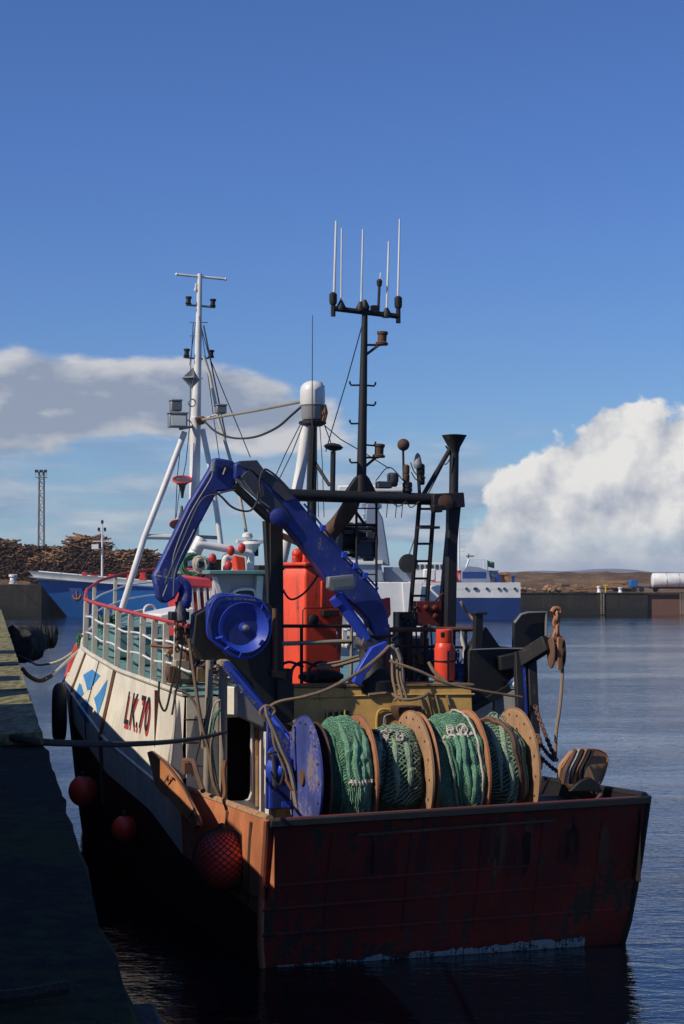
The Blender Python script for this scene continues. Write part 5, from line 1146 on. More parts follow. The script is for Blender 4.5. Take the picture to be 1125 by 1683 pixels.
for px in (304, 314, 325, 336, 345):
    m = MB(); m.beam(w_(px, 966, WF + .3), w_(px + 3, 1005, WF + .3), .07, .14, (0, 1, 0)); m.build('louvre_post', 'white_clean', wh_, .01)
m = MB(); m.box(w_(445, 972, WF + .1), (.5, .2, 1.0)); m.build('dark_door', 'hull_side', wh_, .01)
# gear on the wheelhouse roof
for pts, r in (([(320, 905), (326, 896), (345, 897), (408, 909), (412, 914), (411, 945)], .10), ([(370, 950), (370, 922), (374, 915), (381, 917)], .09)):
    m = MB(); m.tube(spline([w_(x_, y_, 15.2) for x_, y_ in pts], 4), r, 10); m.build('roof_pipe', 'white_clean', wh_)
m = MB(); m.tube([w_(315, 920, 15.3), w_(332, 885, 15.3)], .16, 10); m.build('mast_strut_foot', 'white_clean', wh_)
m = MB(); m.prism([w_(386, 912, 15.6), w_(403, 916, 15.6), w_(405, 945, 15.6), w_(392, 945, 15.6)], (0, .5, 0)); m.build('liferaft_box', 'orange', wh_, .03)
for px, py in ((380, 905), (350, 918), (398, 901), (376, 930)):
    m = MB(); m.ball(w_(px, py, 15.0), .10, 12, (1, .8, 1.3)); m.build('red_float', 'red', wh_)
m = MB()
for k in range(7): m.torus(w_(318 + rnd.uniform(-3, 3), 930 + rnd.uniform(-3, 3), 15.1), (rnd.uniform(-.3, .3), -1, rnd.uniform(-.2, .3)), .20 + .02 * k, .03, 18, 6)
m.build('green_coil', 'weed', wh_)
m = MB()
for k in range(5): m.torus(w_(330 + rnd.uniform(-3, 3), 928 + rnd.uniform(-3, 3), 15.0), (rnd.uniform(-.3, .5), -1, rnd.uniform(-.2, .3)), .16, .03, 16, 6)
m.build('grey_coil', 'twine', wh_)
m = MB(); m.box(w_(356, 936, 15.4), (.4, .4, .5)); m.tube([w_(348, 920, 15.4), w_(366, 950, 15.4)], .05, 6); m.build('searchlight', 'black', wh_, .05)
m = MB(); m.lathe(w_(412, 898, 15.5), (0, 0, 1), [(.12, -.15), (.22, 0), (.26, .06), (.2, .12), (.05, .14)], 18); m.box(w_(412, 890, 15.5), (.72, .14, .09)); m.build('radar_scanner', 'dome', wh_, .01)
m = MB(); m.lathe(w_(407, 886, 15.5), (0, 0, 1), [(.1, 0), (.14, .05), (.12, .14), (.03, .18)], 14); m.build('gps_dome', 'dome', wh_)
m = MB(); m.box(w_(414, 906, 15.6), (.3, .25, .25)); m.build('radar_base', 'black', wh_, .02)
m = MB(); m.box(w_(455, 936, 16.5), (1.2, .8, .22)); m.box(w_(452, 940, 16.4), (1.0, .6, .06)); m.build('dark_roof_box', 'black', wh_, .02)

# ---- white foremast with tripod
FM = 20.0
f_ = lambda px, py, f=FM: bp(px, py, f=f)
m = MB(); m.tube([f_(318, 930), f_(322, 690), f_(325.5, 600), f_(329, 450)], [.15, .145, .10, .065], 14); fm = part(m, 'foremast', 'white_clean')
m = MB(); m.lathe(f_(322.5, 690), (0, 0, 1), [(.15, -.1), (.17, 0), (.17, .06), (.12, .1)], 14); m.build('collar', 'white_clean', fm)
for pts, r in (([(304, 710), (270, 800), (238, 882), (200, 1003)], .085), ([(333, 705), (346, 770), (358, 850), (364, 900)], .075), ([(335, 585), (345, 615), (360, 690), (376, 745), (392, 800), (406, 880)], .045)):
    m = MB(); m.tube([f_(x_, y_, FM - .3) for x_, y_ in pts], r, 10); m.build('tripod_leg', 'white_clean' if r > .05 else 'cream', fm)
m = MB(); m.tube([f_(238, 882, FM - .3), f_(290, 883, FM - .3)], .075, 8); m.build('leg_brace', 'white_clean', fm)
m = MB(); m.beam(f_(318, 882, FM), f_(362, 884, FM), .06, .10, (0, 0, 1)); m.build('leg_brace', 'grey', fm)
m = MB(); m.tube([f_(290, 451), f_(372, 459)], .035, 8); m.ball(f_(291, 451), .05, 8); m.ball(f_(371, 459), .05, 8); m.build('yardarm', 'white_clean', fm)
m = MB(); m.tube([f_(306, 501), f_(354, 505)], .03, 8); m.build('lamp_arm', 'galv', fm); m = MB(); m.tube([f_(302, 587), f_(318, 589), f_(335, 590), f_(352, 586)], .025, 8); m.build('lamp_arm', 'galv', fm)
for px, py in ((310, 500), (350, 504), (307, 586), (347, 588)):
    m = MB(); m.lathe(f_(px, py), (.05, 0, 1), [(.08, 0), (.09, .03), (.065, .05), (.065, .15), (.09, .17), (.09, .21), (.03, .22)], 12); m.build('navigation_light', 'black', fm)
m = MB(); m.tube([f_(322, 477), f_(323, 466)], .03, 8); m.lathe(f_(322, 478), (0, 0, 1), [(.05, 0), (.05, .06)], 8); m.build('whip_base', 'white_clean', fm)
for py in (530, 552, 622, 855, 840): 
    m = MB(); m.tube([f_(312 if py < 700 else 316, py), f_(342 if py < 540 else 334, py)], .012, 5); m.build('mast_rung', 'galv', fm)
# diamond shaped radar reflector
m = MB(); c_ = f_(313, 622, FM - .4); rr3 = .25
m.prism([c_ + Vector((-rr3, -.1, 0)), c_ + Vector((.02, -.1, -.28)), c_ + Vector((.24, -.1, -.05)), c_ + Vector((.05, -.1, .28))], (0, .03, 0)); m.prism([c_ + Vector((.02, -.32, .0)), c_ + Vector((.02, -.1, -.28)), c_ + Vector((.02, .2, 0)), c_ + Vector((.05, -.1, .28))], (.03, 0, 0)); m.prism([c_ + Vector((-rr3, -.1, 0)), c_ + Vector((.02, -.32, 0)), c_ + Vector((.24, -.1, -.04)), c_ + Vector((.02, .2, 0))], (0, 0, .03)); m.build('radar_reflector', 'galv', fm)
# floodlights at the mast band
def flood(px, py, w, h_, name, face):
    c_ = f_(px, py, FM - .5); m = MB(); m.box(c_, (w, .28, h_)); m.box(c_ + Vector((0, 0, h_ / 2 + .03)), (w * 1.1, .34, .05)); m.build(name, 'galv', fm, .02)
    m = MB(); m.box(c_ + Vector((0, -.16, 0)), (w * .8, .03, h_ * .75)); m.build('floodlight_glass', face, fm)
flood(292, 692, .50, .36, 'floodlight', 'dome'); flood(289, 668, .30, .26, 'floodlight', 'lens'); flood(363, 674, .28, .20, 'floodlight', 'lens')
m = MB(); m.tube([f_(296, 705, FM - .4), f_(322, 700, FM)], .04, 6); m.tube([f_(289, 680, FM - .4), f_(316, 694, FM)], .02, 6); m.tube([f_(360, 680, FM - .3), f_(330, 690, FM)], .02, 6); m.build('floodlight_bracket', 'galv', fm)
m = MB(); m.torus(f_(316, 662, FM - .3), (0, 1, 0), .10, .02, 20, 6); m.build('hoop', 'galv', fm)
m = MB(); m.lathe(f_(331, 691, FM - .3), (0, -1, 0), [(.05, -.1), (.12, -.08), (.12, .08), (.05, .1)], 12); m.build('rusty_shackle', 'rust', fm)
# horn pair with red rims
for (x0_, y0_), (x1_, y1_), rw in (((300, 786), (300, 818), .27), ((290, 864), (299, 832), .33)):
    a_, b_ = f_(x0_, y0_, FM - .4), f_(x1_, y1_, FM - .4); ax = (a_ - b_); L_ = ax.length; tip = (1 if ax.z > 0 else -1)
    ax = Vector((-.1, -.45, ax.z / L_)).normalized()
    m = MB(); m.lathe(b_, ax, [(.035, 0), (.05, L_ * .3), (.10, L_ * .7), (rw * .9, L_)], 22); m.build('loudhailer', 'grimy', fm)
    m = MB(); m.torus(b_ + ax * L_, ax, rw * .93, .028, 26, 6); m.build('horn_rim', 'red', fm)
for pts, r in (([(330, 535), (345, 588), (370, 650), (395, 710), (412, 752)], .014), ([(328, 520), (340, 600), (352, 690), (366, 790)], .012), ([(318, 530), (314, 600), (312, 700), (306, 760), (300, 790)], .012), ([(300, 710), (292, 780), (288, 870), (284, 930)], .012), ([(322, 530), (316, 570), (312, 600)], .01), ([(296, 800), (290, 850)], .01), ([(335, 535), (352, 620), (372, 720)], .022)):
    m = MB(); m.tube([f_(x_, y_, FM - .2) for x_, y_ in pts], r, 5); m.build('rigging_wire', 'wire', fm)

# ---- radome mast
RM = 9.0
r_ = lambda px, py, f=RM: bp(px, py, f=f)
m = MB(); m.tube([r_(512, 960), r_(514, 690)], .10, 10); rm = part(m, 'radome_mast', 'black')
m = MB(); m.tube([r_(505, 698), r_(495, 770), r_(480, 850), r_(463, 925)], .12, 12); m.build('mast_leg', 'white_clean', rm)
m = MB(); m.lathe(r_(514, 693), (0, 0, 1), [(.2, -.10), (.30, -.05), (.30, 0), (.24, .02)], 20); m.build('platform', 'black', rm)
m = MB(); m.lathe(r_(514, 690), (0, 0, 1), [(.22, 0), (.24, .04), (.245, .26), (.26, .30)], 24); m.build('radome_base', 'grey', rm)
m = MB(); m.lathe(r_(514, 666), (0, 0, 1), [(.26, 0), (.275, .06), (.275, .30), (.255, .40), (.20, .47), (.11, .52), (.01, .54)], 28); m.build('radome', 'dome', rm)
m = MB(); m.ball(r_(527, 632), .06, 8); m.ball(r_(531, 636), .045, 8); m.build('rusty_lamp', 'rust', rm); m = MB(); m.tube([r_(533, 665, 8.8), r_(536, 678, 8.8), r_(532, 694, 8.8)], .05, 8); m.ball(r_(533, 676, 8.8), .07, 8, (1, 1, 1.6)); m.build('rusty_bracket', 'rust', rm)
m = MB(); m.tube([r_(513.5, 700, 8.7), r_(514, 518, 8.7)], [.014, .008], 5); m.build('wire_whip', 'grimy', rm)
m = MB(); m.beam(r_(463, 880, RM - .3), r_(508, 900, RM - .3), .09, .13, (0, 0, 1)); m.build('cross_piece', 'rust_dark', rm, .01)
for pts, r, mt in (([(497, 692), (470, 745), (450, 790)], .012, 'wire'), ([(499, 696), (480, 745), (458, 790)], .012, 'wire'), ([(530, 696), (560, 722), (600, 745), (640, 770)], .012, 'wire'), ([(526, 700), (530, 760), (533, 850)], .010, 'wire'), ([(521, 700), (521, 760), (524, 850)], .010, 'wire'), ([(534, 700), (545, 730), (549, 745)], .012, 'wire')):
    m = MB(); m.tube([r_(x_, y_, RM - .2) for x_, y_ in pts], r, 5); m.build('rigging_wire', mt, rm)
def brop(pts, r, mat, name, par=None, n=8, seg=6):
    m = MB(); m.tube(spline(pts, n), r, seg); return part(m, name, mat, par)
# boom between the masts and its slack cable
m = MB(); m.tube([bp(333, 690, f=19.5), bp(420, 675, f=14.5), bp(496, 660, f=9.1)], .035, 8); part(m, 'triatic_stay', 'pipe')
brop([bp(336, 692, f=19.4), bp(356, 710, f=18), bp(385, 720, f=16.3), bp(420, 718, f=14.3), bp(455, 703, f=12.3), bp(480, 682, f=10.5), bp(496, 668, f=9.1)], .028, 'rope_dark', 'slack_cable')
# foredeck items seen through the rail
m = MB(); m.tube([(-1.2, 19.5, 4.8), (-1.2, 19.5, 5.25)], .12, 12); m.tube([(-.6, 19.5, 4.8), (-.6, 19.5, 5.25)], .12, 12); part(m, 'mooring_bitts', 'white_clean')
m = MB(); m.torus(bp(247, 1005, f=17.5), (.2, -1, .2), .16, .04, 20, 8); part(m, 'life_ring', 'white_clean')
m = MB(); c_ = bp(275, 1012, f=11.5); m.prism([bp(262, 1010, f=11.5), bp(320, 998, f=11.5), bp(322, 1030, f=11.5), bp(268, 1028, f=11.5)], (0, 2.0, 0)); part(m, 'white_hatch_cover', 'white_clean', None, .04)
for px, py, f0, w, h_, d, mt, nm in ((215, 1040, 15.5, 1.1, .7, 1.6, 'teal', 'deck_locker'), (250, 1055, 13.5, .9, .6, 1.2, 'teal', 'deck_locker'), (292, 1080, 10, .8, .55, 1.0, 'teal', 'deck_locker'), (190, 1035, 17.5, .8, .6, 1, 'teal', 'deck_locker')):
    c_ = bp(px, py, f=f0); z0 = interp(ZTF, f0); m = MB(); m.box((c_.x, f0, z0 + h_ / 2 + .02), (w, d, h_)); m.box((c_.x, f0, z0 + h_ + .05), (w + .08, d + .08, .06)); o = part(m, nm, mt, None, .02)
for i in range(12):
    f0 = rnd2.uniform(7, 19); c_ = Vector((-rnd2.uniform(1.8, 3.1), f0, interp(ZTF, f0) + .12)); m = MB()
    for k in range(4): m.torus(c_ + Vector((rnd2.uniform(-.1, .1), rnd2.uniform(-.1, .1), k * .05)), (rnd2.uniform(-.15, .15), rnd2.uniform(-.15, .15), 1), rnd2.uniform(.18, .34), .03, 16, 5)
    tag(None or m.build('rope_coil', rnd2.choice(['weed', 'rope', 'rope_dark', 'twine', 'rope'])), None); o = bpy.context.scene.collection.objects[-1]; coils.append(o) if 'coils' in globals() else globals().__setitem__('coils', [o])
for i, o in enumerate(coils):
    o.location = BO; o.rotation_euler = (0, 0, HEAD)
    c3 = ['green', 'tan', 'blackish', 'white', 'brown'][['weed', 'rope', 'rope_dark', 'twine', 'rope'].index(next(k for k in ('weed', 'rope', 'rope_dark', 'twine') if M[k] == o.data.materials[0]))]
    tag(o, 'loose ' + c3 + ' rope coil on the foredeck behind the port rail', 'rope coil', 'loose ' + c3 + ' rope coils on the foredeck')

# ---------------------------------------------------------------- things lying on, hung from or tied to the boat
def bt(m, name, mat, label, cat, group=None, bevel=0.0, smooth=True):
    o = m.build(name, mat, None, bevel, smooth); o.location = BO; o.rotation_euler = (0, 0, HEAD); return tag(o, label, cat, group)
def bthing(name, label, cat, group=None):
    o = empty(name, BO, HEAD); return tag(o, label, cat, group)
# gas bottle
g0 = bthing('gas_bottle', 'tall orange red gas bottle strapped upright on the mustard casing', 'gas bottle')
c_ = bp(731, 1120, f=4.75); s_ = (31 + .9537 * 4.75) / 3000; H_ = (1120 - 1062) * s_
m = MB(); m.lathe((c_.x, c_.y, c_.z), (0, 0, 1), [(.15, 0), (.19, .03), (.20, .10), (.20, H_ - .05), (.18, H_ + .05), (.12, H_ + .12), (.10, H_ + .14)], 24); m.build('cylinder', 'gas', g0)
m = MB(); m.lathe((c_.x, c_.y, c_.z + H_ + .08), (0, 0, 1), [(.165, 0), (.168, .02), (.168, .24), (.15, .26), (.145, .24), (.145, .02)], 24); m.build('guard_collar', 'gas', g0)
m = MB(); m.box((c_.x - .08, c_.y - .14, c_.z + H_ + .24), (.10, .04, .09)); m.build('valve_opening', 'black', g0, .01)
m = MB(); m.torus((c_.x, c_.y, c_.z + H_ - .28), (0, 0, 1), .208, .016, 24, 6); m.box((c_.x, c_.y - .208, c_.z + .30), (.04, .02, .62)); m.build('strap', 'black', g0)
m = MB(); m.box((c_.x, c_.y, c_.z + .0 - .10), (.5, .5, .18)); part(m, 'bottle_stand', 'mustard_dark', None, .02)
# port trawl door hung over the side (tan board with slots)
DF = 6.0
dx_ = -4.0
d_ = lambda px, py, s=-3.95: bp(px, py, s=s)
DFp = 4.75
d2 = lambda px, py, f=0: bp(px, py, s=-3.98 + (f - DFp if f else 0))
td = bthing('trawl_door', 'long tan orange trawl door hanging outside the port quarter beside the white hull', 'trawl door')
m = MB(); pts = [(249, 1236), (254, 1234), (275, 1250), (296, 1274), (312, 1302), (331, 1342), (333, 1356), (328, 1362), (318, 1350), (300, 1330), (288, 1314), (272, 1302), (262, 1290), (257, 1268)]
m.prism([d2(*p) for p in pts], (-.09, 0, 0)); m.build('board', 'wood', td, .015)
m = MB(); m.tube(spline([d2(250, 1236, DFp - .12), d2(270, 1252, DFp - .12), d2(296, 1286, DFp - .12), d2(316, 1322, DFp - .12), d2(330, 1354, DFp - .12)], 5), .022, 6); m.build('edge_strip', 'rust_dark', td)
for px, py in ((277, 1281), (317, 1340)):
    m = MB(); m.lathe(d2(px, py, DFp - .13), (-1, 0, 0), [(.01, 0), (.05, .001), (.05, .012), (.01, .014)], 14); m.build('slot', 'black', td)
    m = MB(); m.tube([d2(px - 6, py + 4, DFp - .16), d2(px + 1, py - 8, DFp - .18), d2(px + 6, py - 3, DFp - .16)], .018, 6); m.build('bracket', 'rust_tan', td)
bt(MB().tube(spline([d2(303, 1250), d2(318, 1252), d2(324, 1270), d2(334, 1300)], 5), .05, 8).box(d2(310, 1262), (.2, .3, .2)), 'warp_shackle', 'rust_dark', 'dark rusty shackle and fitting behind the tan trawl door', 'shackle')
# starboard trawl door lying on the stern corner
e2 = lambda px, py, f=1.3: bp(px, py, f=f)
sdoor = bthing('trawl_door', 'rounded tan trawl door propped on the starboard stern corner, wrapped in chains', 'trawl door')
m = MB(); m.prism([e2(*p) for p in ((918, 1278), (922, 1256), (938, 1236), (955, 1230), (985, 1232), (996, 1238), (1000, 1248), (996, 1268), (988, 1284), (978, 1296), (940, 1300))], (0, .10, 0)); m.build('board', 'rust_tan', sdoor, .02)
m = MB(); m.tube(spline([e2(924, 1262, 1.25), e2(940, 1238, 1.25), e2(956, 1232, 1.25), e2(985, 1233, 1.25), e2(999, 1247, 1.25), e2(990, 1282, 1.25), e2(980, 1295, 1.25)], 4), .018, 6); m.build('rim', 'rust', sdoor)
for i in range(6):
    x_ = 926 + i * 6; m = MB(); m.tube(spline([e2(x_, 1288, 1.15), e2(x_ + 4, 1266, 1.1), e2(x_ + 14, 1246, 1.15), e2(x_ + 20, 1232, 1.2)], 5), .026 if i % 2 else .035, 6)
    m.build('chain_wrap', ['rust_dark', 'twine', 'black', 'rust', 'black', 'black'][i], sdoor)
m = MB(); m.prism([e2(932, 1300, 1.15), e2(950, 1282, 1.15), e2(966, 1276, 1.15), e2(980, 1286, 1.15), e2(986, 1300, 1.15)], (0, -.12, 0)); m.build('foot_bracket', 'black', sdoor, .02)
# chains at the starboard leg
for i, (a_, b_) in enumerate((((880, 1160), (915, 1250)), ((882, 1210), (912, 1250)), ((886, 1240), (930, 1275)))):
    bt(MB().chain(bp(*a_, f=3.4), bp(*b_, f=1.8), .05, .12, .016), 'lashing_chain', 'rust_dark', ['upper rusty chain from the black starboard leg to the stern', 'middle rusty chain beside the right net reel', 'lowest rusty chain running to the tan board'][i], 'chain', 'chains by the starboard gallows')
m = MB()
for k in range(6): m.torus(bp(882 + rnd.uniform(-3, 3), 1215 + k * 9, f=3.3), (rnd.uniform(-1, 1), 1, rnd.uniform(-1, 1)), .08, .035, 10, 6)
bt(m, 'chain_bundle', 'rust', 'bundle of rusty links hanging against the right edge of the last reel', 'chain')
# hanging block
hb = bthing('hanging_block', 'heavy rusty block hanging on chain from the starboard gallows arm', 'pulley block')
c1_ = bp(915, 1072, f=3.6)
for sy in (-.11, .11):
    m = MB(); k0 = len(m.v); m.lathe(c1_ + Vector((sy, 0, 0)), (1, 0, 0), [(.02, -.02), (.17, -.02), (.18, 0), (.17, .02), (.02, .02)], 20)
    for a in range(len(m.v)): m.v[a].z = c1_.z + (m.v[a].z - c1_.z) * 1.75
    m.build('cheek_plate', 'rust_dark', hb)
m = MB(); m.lathe(c1_, (1, 0, 0), [(.03, -.06), (.20, -.06), (.15, 0), (.20, .06), (.03, .06)], 22); m.build('sheave', 'black', hb)
m = MB(); m.box(c1_ + Vector((.0, -.15, -.02)), (.10, .06, .62)); m.build('strap', 'rust', hb, .01)
m = MB(); m.chain(bp(915, 1006, f=3.6), bp(915, 1052, f=3.6), 0, .16, .04); m.tube(spline([bp(907, 1006, f=3.6), bp(912, 1000, f=3.6), bp(921, 1003, f=3.6), bp(918, 1016, f=3.6)], 5), .045, 8); m.build('hanger_chain', 'rust', hb)
bt(MB().tube(spline([bp(923, 1080, f=3.55), bp(925, 1100, f=3.5), bp(921, 1160, f=3.2), bp(915, 1200, f=3.0), bp(913, 1245, f=2.8)], 6), .035, 8), 'hanging_rope', 'rope', 'tan rope hanging straight down from the rusty block over the water', 'rope')
# buoys along the port side
def buoy(px, py, d, r, label, net=False, sc=(1, 1, 1.05)):
    c_ = w2b(wp(px, py, d)) if net else bp(px, py, s=d); o = bthing('buoy', label, 'buoy', 'orange buoys along the port side')
    m = MB(); m.ball(c_, r, 28, sc); m.build('float', 'buoy', o)
    m = MB(); m.lathe(c_ + Vector((0, 0, r * sc[2] - .02)), (0, 0, 1), [(.09, 0), (.07, .06), (.06, .10), (.02, .12)], 12); m.build('eye', 'black', o)
    if net:
        m = MB(); n = 22
        for i in range(n):
            for sgn in (-1, 1):
                P = []
                for j in range(25):
                    th = math.pi * (.05 + .9 * j / 24); ph = 6.28318 * i / n + sgn * j * .16
                    P.append(c_ + Vector((math.sin(th) * math.cos(ph), math.sin(th) * math.sin(ph), math.cos(th) * sc[2])) * (r + .012))
                m.tube(P, .008, 4)
        w = m.build('net_cover', 'rope_dark', o)
    return c_
cb = buoy(365, 1413, 31.6, .50, 'largest orange buoy, covered in netting, hanging at the port stern corner', True, (1, 1, 1.06))
for i, (x0_, x1_) in enumerate(((398, 392), (407, 404))):
    bt(MB().chain(bp(x0_, 1338, f=2.2), bp(x1_ - 14, 1378, f=1.9), .03, .10, .014), 'buoy_chain', 'rust_dark', ['left chain holding the netted buoy to the bulwark', 'right chain holding the netted buoy to the bulwark'][i], 'chain', 'chains holding the netted buoy')
buoy(137, 1300, -4.25, .34, 'small round orange buoy low on the bow side in the shade')
buoy(205, 1362, -4.05, .27, 'dim orange buoy low on the hull between the other two')
# tyre fender at the bow
ty = bthing('tyre_fender', 'tall black tyre fender hanging against the port bow', 'fender')
c_ = bp(98, 1172, s=-4.22); m = MB()
m.torus(c_, (1, -.10, 0), .44, .17, 32, 12, 1.0)
for a in range(len(m.v)): m.v[a].z = c_.z + (m.v[a].z - c_.z) * 1.25
m.build('tyre', 'rubber', ty)
m = MB(); m.tube([c_ + Vector((0, 0, .6)), w2b(wp(108, 1112, 46.2))], .02, 6); m.build('lanyard', 'rope_dark', ty)
# mooring ropes
def wrope(pts, r, mat, name, label, n=8, group=None):
    m = MB(); m.tube(spline(pts, n), r, 6); return tag(m.build(name, mat), label, 'rope', group)
def qedge(px, py):     # the point of the quay surface seen at a pixel
    d = ray(px, py); return Vector((0, 0, EYE)) + d * ((QZ + .03 - EYE) / d.z)
a_ = qedge(62, 1219); b_ = b2w(bp(372, 1203, f=4.8)); n_ = 8
wrope([a_ + Vector((-.3, 0, .05))] + [a_.lerp(b_, i / n_) - Vector((0, 0, .10 * 4 * (i / n_) * (1 - i / n_))) for i in range(n_ + 1)], .035, 'rope_dark', 'stern_rope', 'dark taut mooring rope crossing from the quay to the pillar by the doorway')
bow = lambda px, py, f=19.6: b2w(bp(px, py, f=f))
wrope([bow(140, 1058), wp(100, 1085, 50), wp(66, 1093, 53), wp(52, 1088, 55)], .035, 'rope_pale', 'bow_rope', 'upper pale mooring rope sagging from the bow to the quay')
wrope([wp(52, 1088, 55), wp(44, 1084, 56), wp(30, 1078, 58)], .05, 'rope_dark', 'rope_sleeve', 'short dark sleeve where the upper bow rope meets the quay')
wrope([bow(136, 1064), wp(112, 1085, 48), wp(84, 1111, 47.5), wp(75, 1116, 47.2)], .035, 'rope_pale', 'bow_rope', 'lower pale mooring rope from the bow down to the dark sleeve')
wrope([wp(85, 1111, 47.5), wp(66, 1119, 47), wp(48, 1111, 46.5), wp(36, 1098, 46.5)], .055, 'rope_dark', 'rope_sleeve', 'longer dark curved sleeve on the lower bow rope')
wrope([bow(138, 1062), bow(126, 1085, 19.2), bow(120, 1110, 18.8), bow(118, 1130, 18.6)], .03, 'weed', 'trailing_rope', 'green rope trailing down the bow beside the red bar')
m = MB()
for k in range(26):
    P = [bp(133 + rnd.uniform(-7, 14), 1052 + rnd.uniform(-12, 16), f=19.4 + rnd.uniform(-.2, .2)) for _ in range(4)]; m.tube(spline(P, 4), .018, 4)
bt(m, 'rope_tangle', 'weed', 'tangle of green rope at the bow fairlead below the red rail', 'rope tangle')
m = MB()
for k in range(26):
    P = [bp(178 + rnd.uniform(-16, 22), 1030 + rnd.uniform(-22, 26), f=16.8 + rnd.uniform(-.3, .3)) for _ in range(4)]; m.tube(spline(P, 4), .018, 4)
bt(m, 'rope_tangle', 'weed', 'green and dark rope tangle on the foredeck behind the forward stanchions', 'rope tangle')
# ropes and hoses across the stern
def brope(pts, r, mat, label, name='rope', n=8):
    return bt(MB().tube(spline(pts, n), r, 6), name, mat, label, 'rope')
brope([bp(437, 1180, f=3.6), bp(440, 1165, f=3.6), bp(460, 1153, f=3.6), bp(500, 1145, f=3.55), bp(540, 1132, f=3.6), bp(590, 1105, f=3.8), bp(622, 1080, f=4.1), bp(640, 1062, f=4.3)], .032, 'rope', 'thick tan rope looping over the mustard casing up to the crane foot', 'heaving_rope')
brope([bp(520, 1098, f=5.0), bp(550, 1095, f=4.9), bp(590, 1084, f=4.8)], .04, 'rope', 'short tan rope end lying in front of the orange locker', 'rope_end')
brope([bp(526, 1092, f=5.1), bp(556, 1088, f=5.0), bp(590, 1078, f=4.9)], .03, 'rope', 'second short tan rope above the rope end by the orange locker', 'rope_end')
brope([bp(640, 1086, f=4.0), bp(690, 1103, f=3.8), bp(735, 1123, f=3.7), bp(790, 1135, f=3.7), bp(858, 1146, f=3.9)], .028, 'rope', 'tan rope slung from the crane foot across to the starboard gallows', 'slung_rope')
brope([bp(705, 1088, f=4.0), bp(715, 1105, f=3.9), bp(735, 1122, f=3.8)], .035, 'rope', 'frayed knot of rope left of the gas bottle', 'knotted_rope')
for i, (x0_, x1_) in enumerate(((645, 652), (653, 661), (658, 668))):
    brope([bp(x0_, 1084, f=4.1), bp(x0_ + 1, 1115, f=4.0), bp(x1_, 1145, f=3.9), bp(x1_ - 4, 1152, f=3.9)], .03, 'rope', ['left', 'middle', 'right'][i] + ' of the three old ropes hanging behind the second reel', 'old_rope')
brope([bp(606, 1142, f=4.0), bp(640, 1140, f=4.0), bp(665, 1150, f=3.8), bp(690, 1147, f=3.8), bp(706, 1138, f=3.9)], .035, 'rope', 'frayed rope coil lying on the top edge of the mustard casing', 'frayed_rope')
# tangle over the blue guard at port stern
for i, (pts, r, mt, lb) in enumerate([
    ([(436, 1160), (440, 1178), (450, 1200), (462, 1230), (478, 1270), (488, 1330)], .045, 'pipe', 'thickest brown rope draped down the blue winch guard'),
    ([(432, 1175), (446, 1192), (452, 1225), (466, 1258), (472, 1285)], .03, 'rope', 'tan rope running down the left of the blue winch guard'),
    ([(440, 1240), (455, 1236), (468, 1252), (460, 1290), (445, 1268)], .025, 'rope_dark', 'dark rope loop round the blue hub'),
    ([(436, 1184), (428, 1170), (438, 1160), (452, 1168), (440, 1182)], .03, 'rope', 'small tan loop at the top of the blue inclined beam'),
    ([(470, 1280), (480, 1296), (494, 1310), (490, 1332)], .04, 'rust', 'rusty chain end at the foot of the blue winch guard')]):
    brope([bp(x_, y_, f=2.75) for x_, y_ in pts], r, mt, lb, 'draped_rope')
# ropes at the port corner pillars
for i, (pts, r, mt, lb) in enumerate([
    ([(311, 1050), (318, 1100), (330, 1180), (345, 1240), (362, 1312)], .035, 'rope', 'long tan rope slanting down past the pillars to the bulwark'),
    ([(352, 1200), (346, 1230), (350, 1280), (362, 1310)], .04, 'rope', 'tan rope hanging in a loop behind the right pillar'),
    ([(362, 1165), (352, 1185), (348, 1230), (358, 1300)], .03, 'weed', 'greenish rope hanging between the two pillars'),
    ([(262, 1120), (262, 1150), (272, 1168), (282, 1130), (288, 1100)], .022, 'rope_dark', 'dark rope loop hanging over the hull edge right of the registration'),
    ([(300, 1060), (294, 1110), (290, 1134), (283, 1175)], .02, 'rope_dark', 'thin dark line hanging from the rail end over the grey corner'),
    ([(345, 1150), (336, 1190), (322, 1250), (316, 1276)], .018, 'rope_dark', 'thin dark diagonal line across the ladder rungs'),
    ([(362, 1150), (352, 1160), (344, 1200), (340, 1220)], .02, 'rope_pale', 'pale line knotted between the pillars'),
    ([(370, 1250), (368, 1270), (370, 1300), (366, 1316)], .05, 'rust', 'rust coloured rope bunched on the right pillar')]):
    brope([bp(x_, y_, f=4.7) for x_, y_ in pts], r, mt, lb, 'hanging_line')
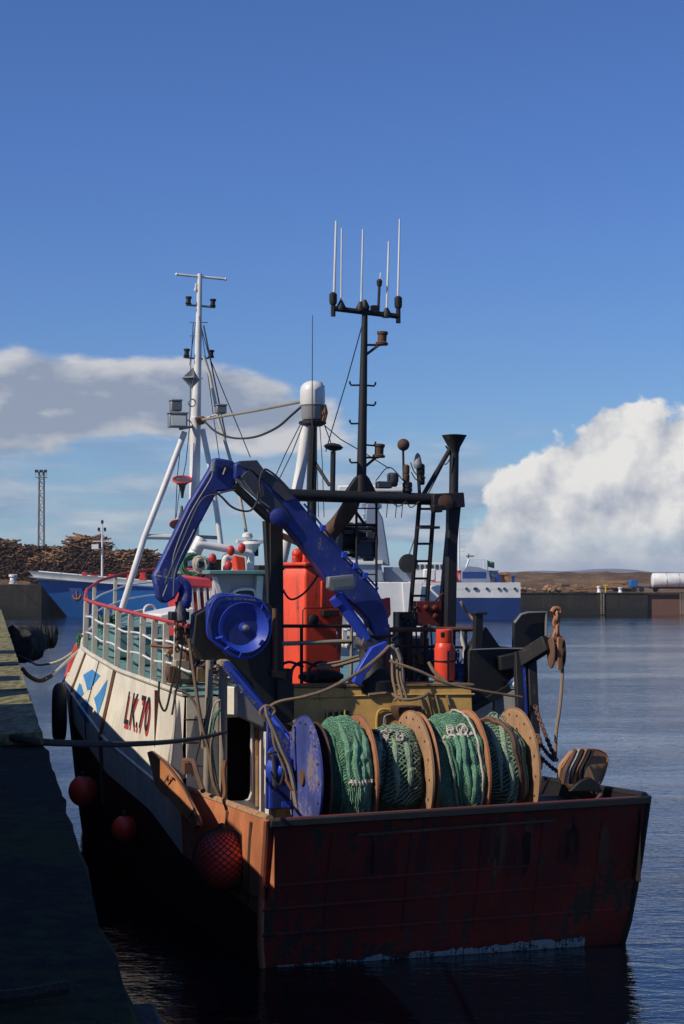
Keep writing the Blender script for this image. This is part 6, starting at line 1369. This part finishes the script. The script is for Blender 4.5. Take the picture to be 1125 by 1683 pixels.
# jumble on the deck edge at the aft end of the rail: blocks, floats, hose
for i in range(12):
    px, py = rnd2.uniform(268, 345), rnd2.uniform(1060, 1128); c_ = bp(px, py, f=rnd2.uniform(6.2, 7.6)); m = MB()
    P = [c_ + Vector((rnd2.uniform(-.4, .4), rnd2.uniform(-.3, .3), rnd2.uniform(-.2, .2))) for _ in range(5)]; m.tube(spline(P, 5), rnd2.uniform(.015, .04), 6)
    bt(m, 'loose_gear_rope', ['rope', 'rust', 'rope_dark', 'pipe', 'rope_pale', 'rust_dark'][i % 6], 'short ' + ['tan', 'rusty', 'blackish', 'stained', 'pale', 'dark brown'][i % 6] + ' old rope heaped at the aft end of the red rail', 'rope', ['tan', 'rusty', 'blackish', 'stained', 'pale', 'dark brown'][i % 6] + ' old ropes heaped at the aft end of the rail')
for i, (px, py, w, mt, lb) in enumerate([(302, 1045, .28, 'black', 'black block hanging under the crane grab at the rail end'), (312, 1075, .24, 'rust_dark', 'rusty block below the black one at the rail end'), (298, 1100, .30, 'pipe', 'stained grey crate on the deck edge at the rail end'), (330, 1108, .22, 'mustard_dark', 'small mustard block beside the stained grey crate'), (286, 1108, .26, 'rust_dark', 'dark rusty roller left of the stained grey crate')]):
    c_ = bp(px, py, f=6.4); m = MB(); m.box(c_, (w, .3, w * 1.3)); m.lathe(c_ + Vector((-w * .6, 0, 0)), (1, 0, 0), [(.03, 0), (w * .45, 0), (w * .45, .05), (w * .3, .07), (w * .3, w * 1.1), (w * .45, w * 1.15), (.03, w * 1.2)], 14)
    bt(m, 'deck_block', mt, lb, 'block', None, .02)
m = MB(); m.chain(bp(290, 1010, f=5.6), bp(292, 1070, f=5.6), 0, .12, .02); m.chain(bp(303, 1015, f=5.6), bp(308, 1070, f=5.6), 0, .12, .02)
bt(m, 'grab_chain', 'rust_dark', 'pair of dark chains hanging from the tip of the blue jib', 'chain')
m = MB()
for k in range(5): m.torus(bp(295 + k * 3, 1120, f=6.8), (rnd.uniform(-.3, .3), rnd.uniform(-.3, .3), 1), .22, .035, 16, 6)
bt(m, 'hose_coil', 'rope_pale', 'pale hose coiled on the white deck edge by the crate', 'hose')
brope([bp(758, 988, f=7.5), bp(766, 1004, f=7.4), bp(776, 1016, f=7.2), bp(784, 1020, f=7.0)], .035, 'rope', 'short pale rope stopper by the starboard rail post', 'rope_stopper')

# ---------------------------------------------------------------- thin sea haze over the harbour
hz = bpy.data.materials.new('sea_haze'); hz.use_nodes = True; t_ = hz.node_tree; t_.nodes.clear()
vo = t_.nodes.new('ShaderNodeVolumePrincipled'); oo = t_.nodes.new('ShaderNodeOutputMaterial'); t_.links.new(vo.outputs[0], oo.inputs[1])
vo.inputs['Color'].default_value = (.80, .88, 1.0, 1); vo.inputs['Density'].default_value = .00009
m = MB(); m.box((0, 4800, 21.5), (9000, 9800, 47)); tag(m.build('haze', hz, smooth=False), kind='stuff')
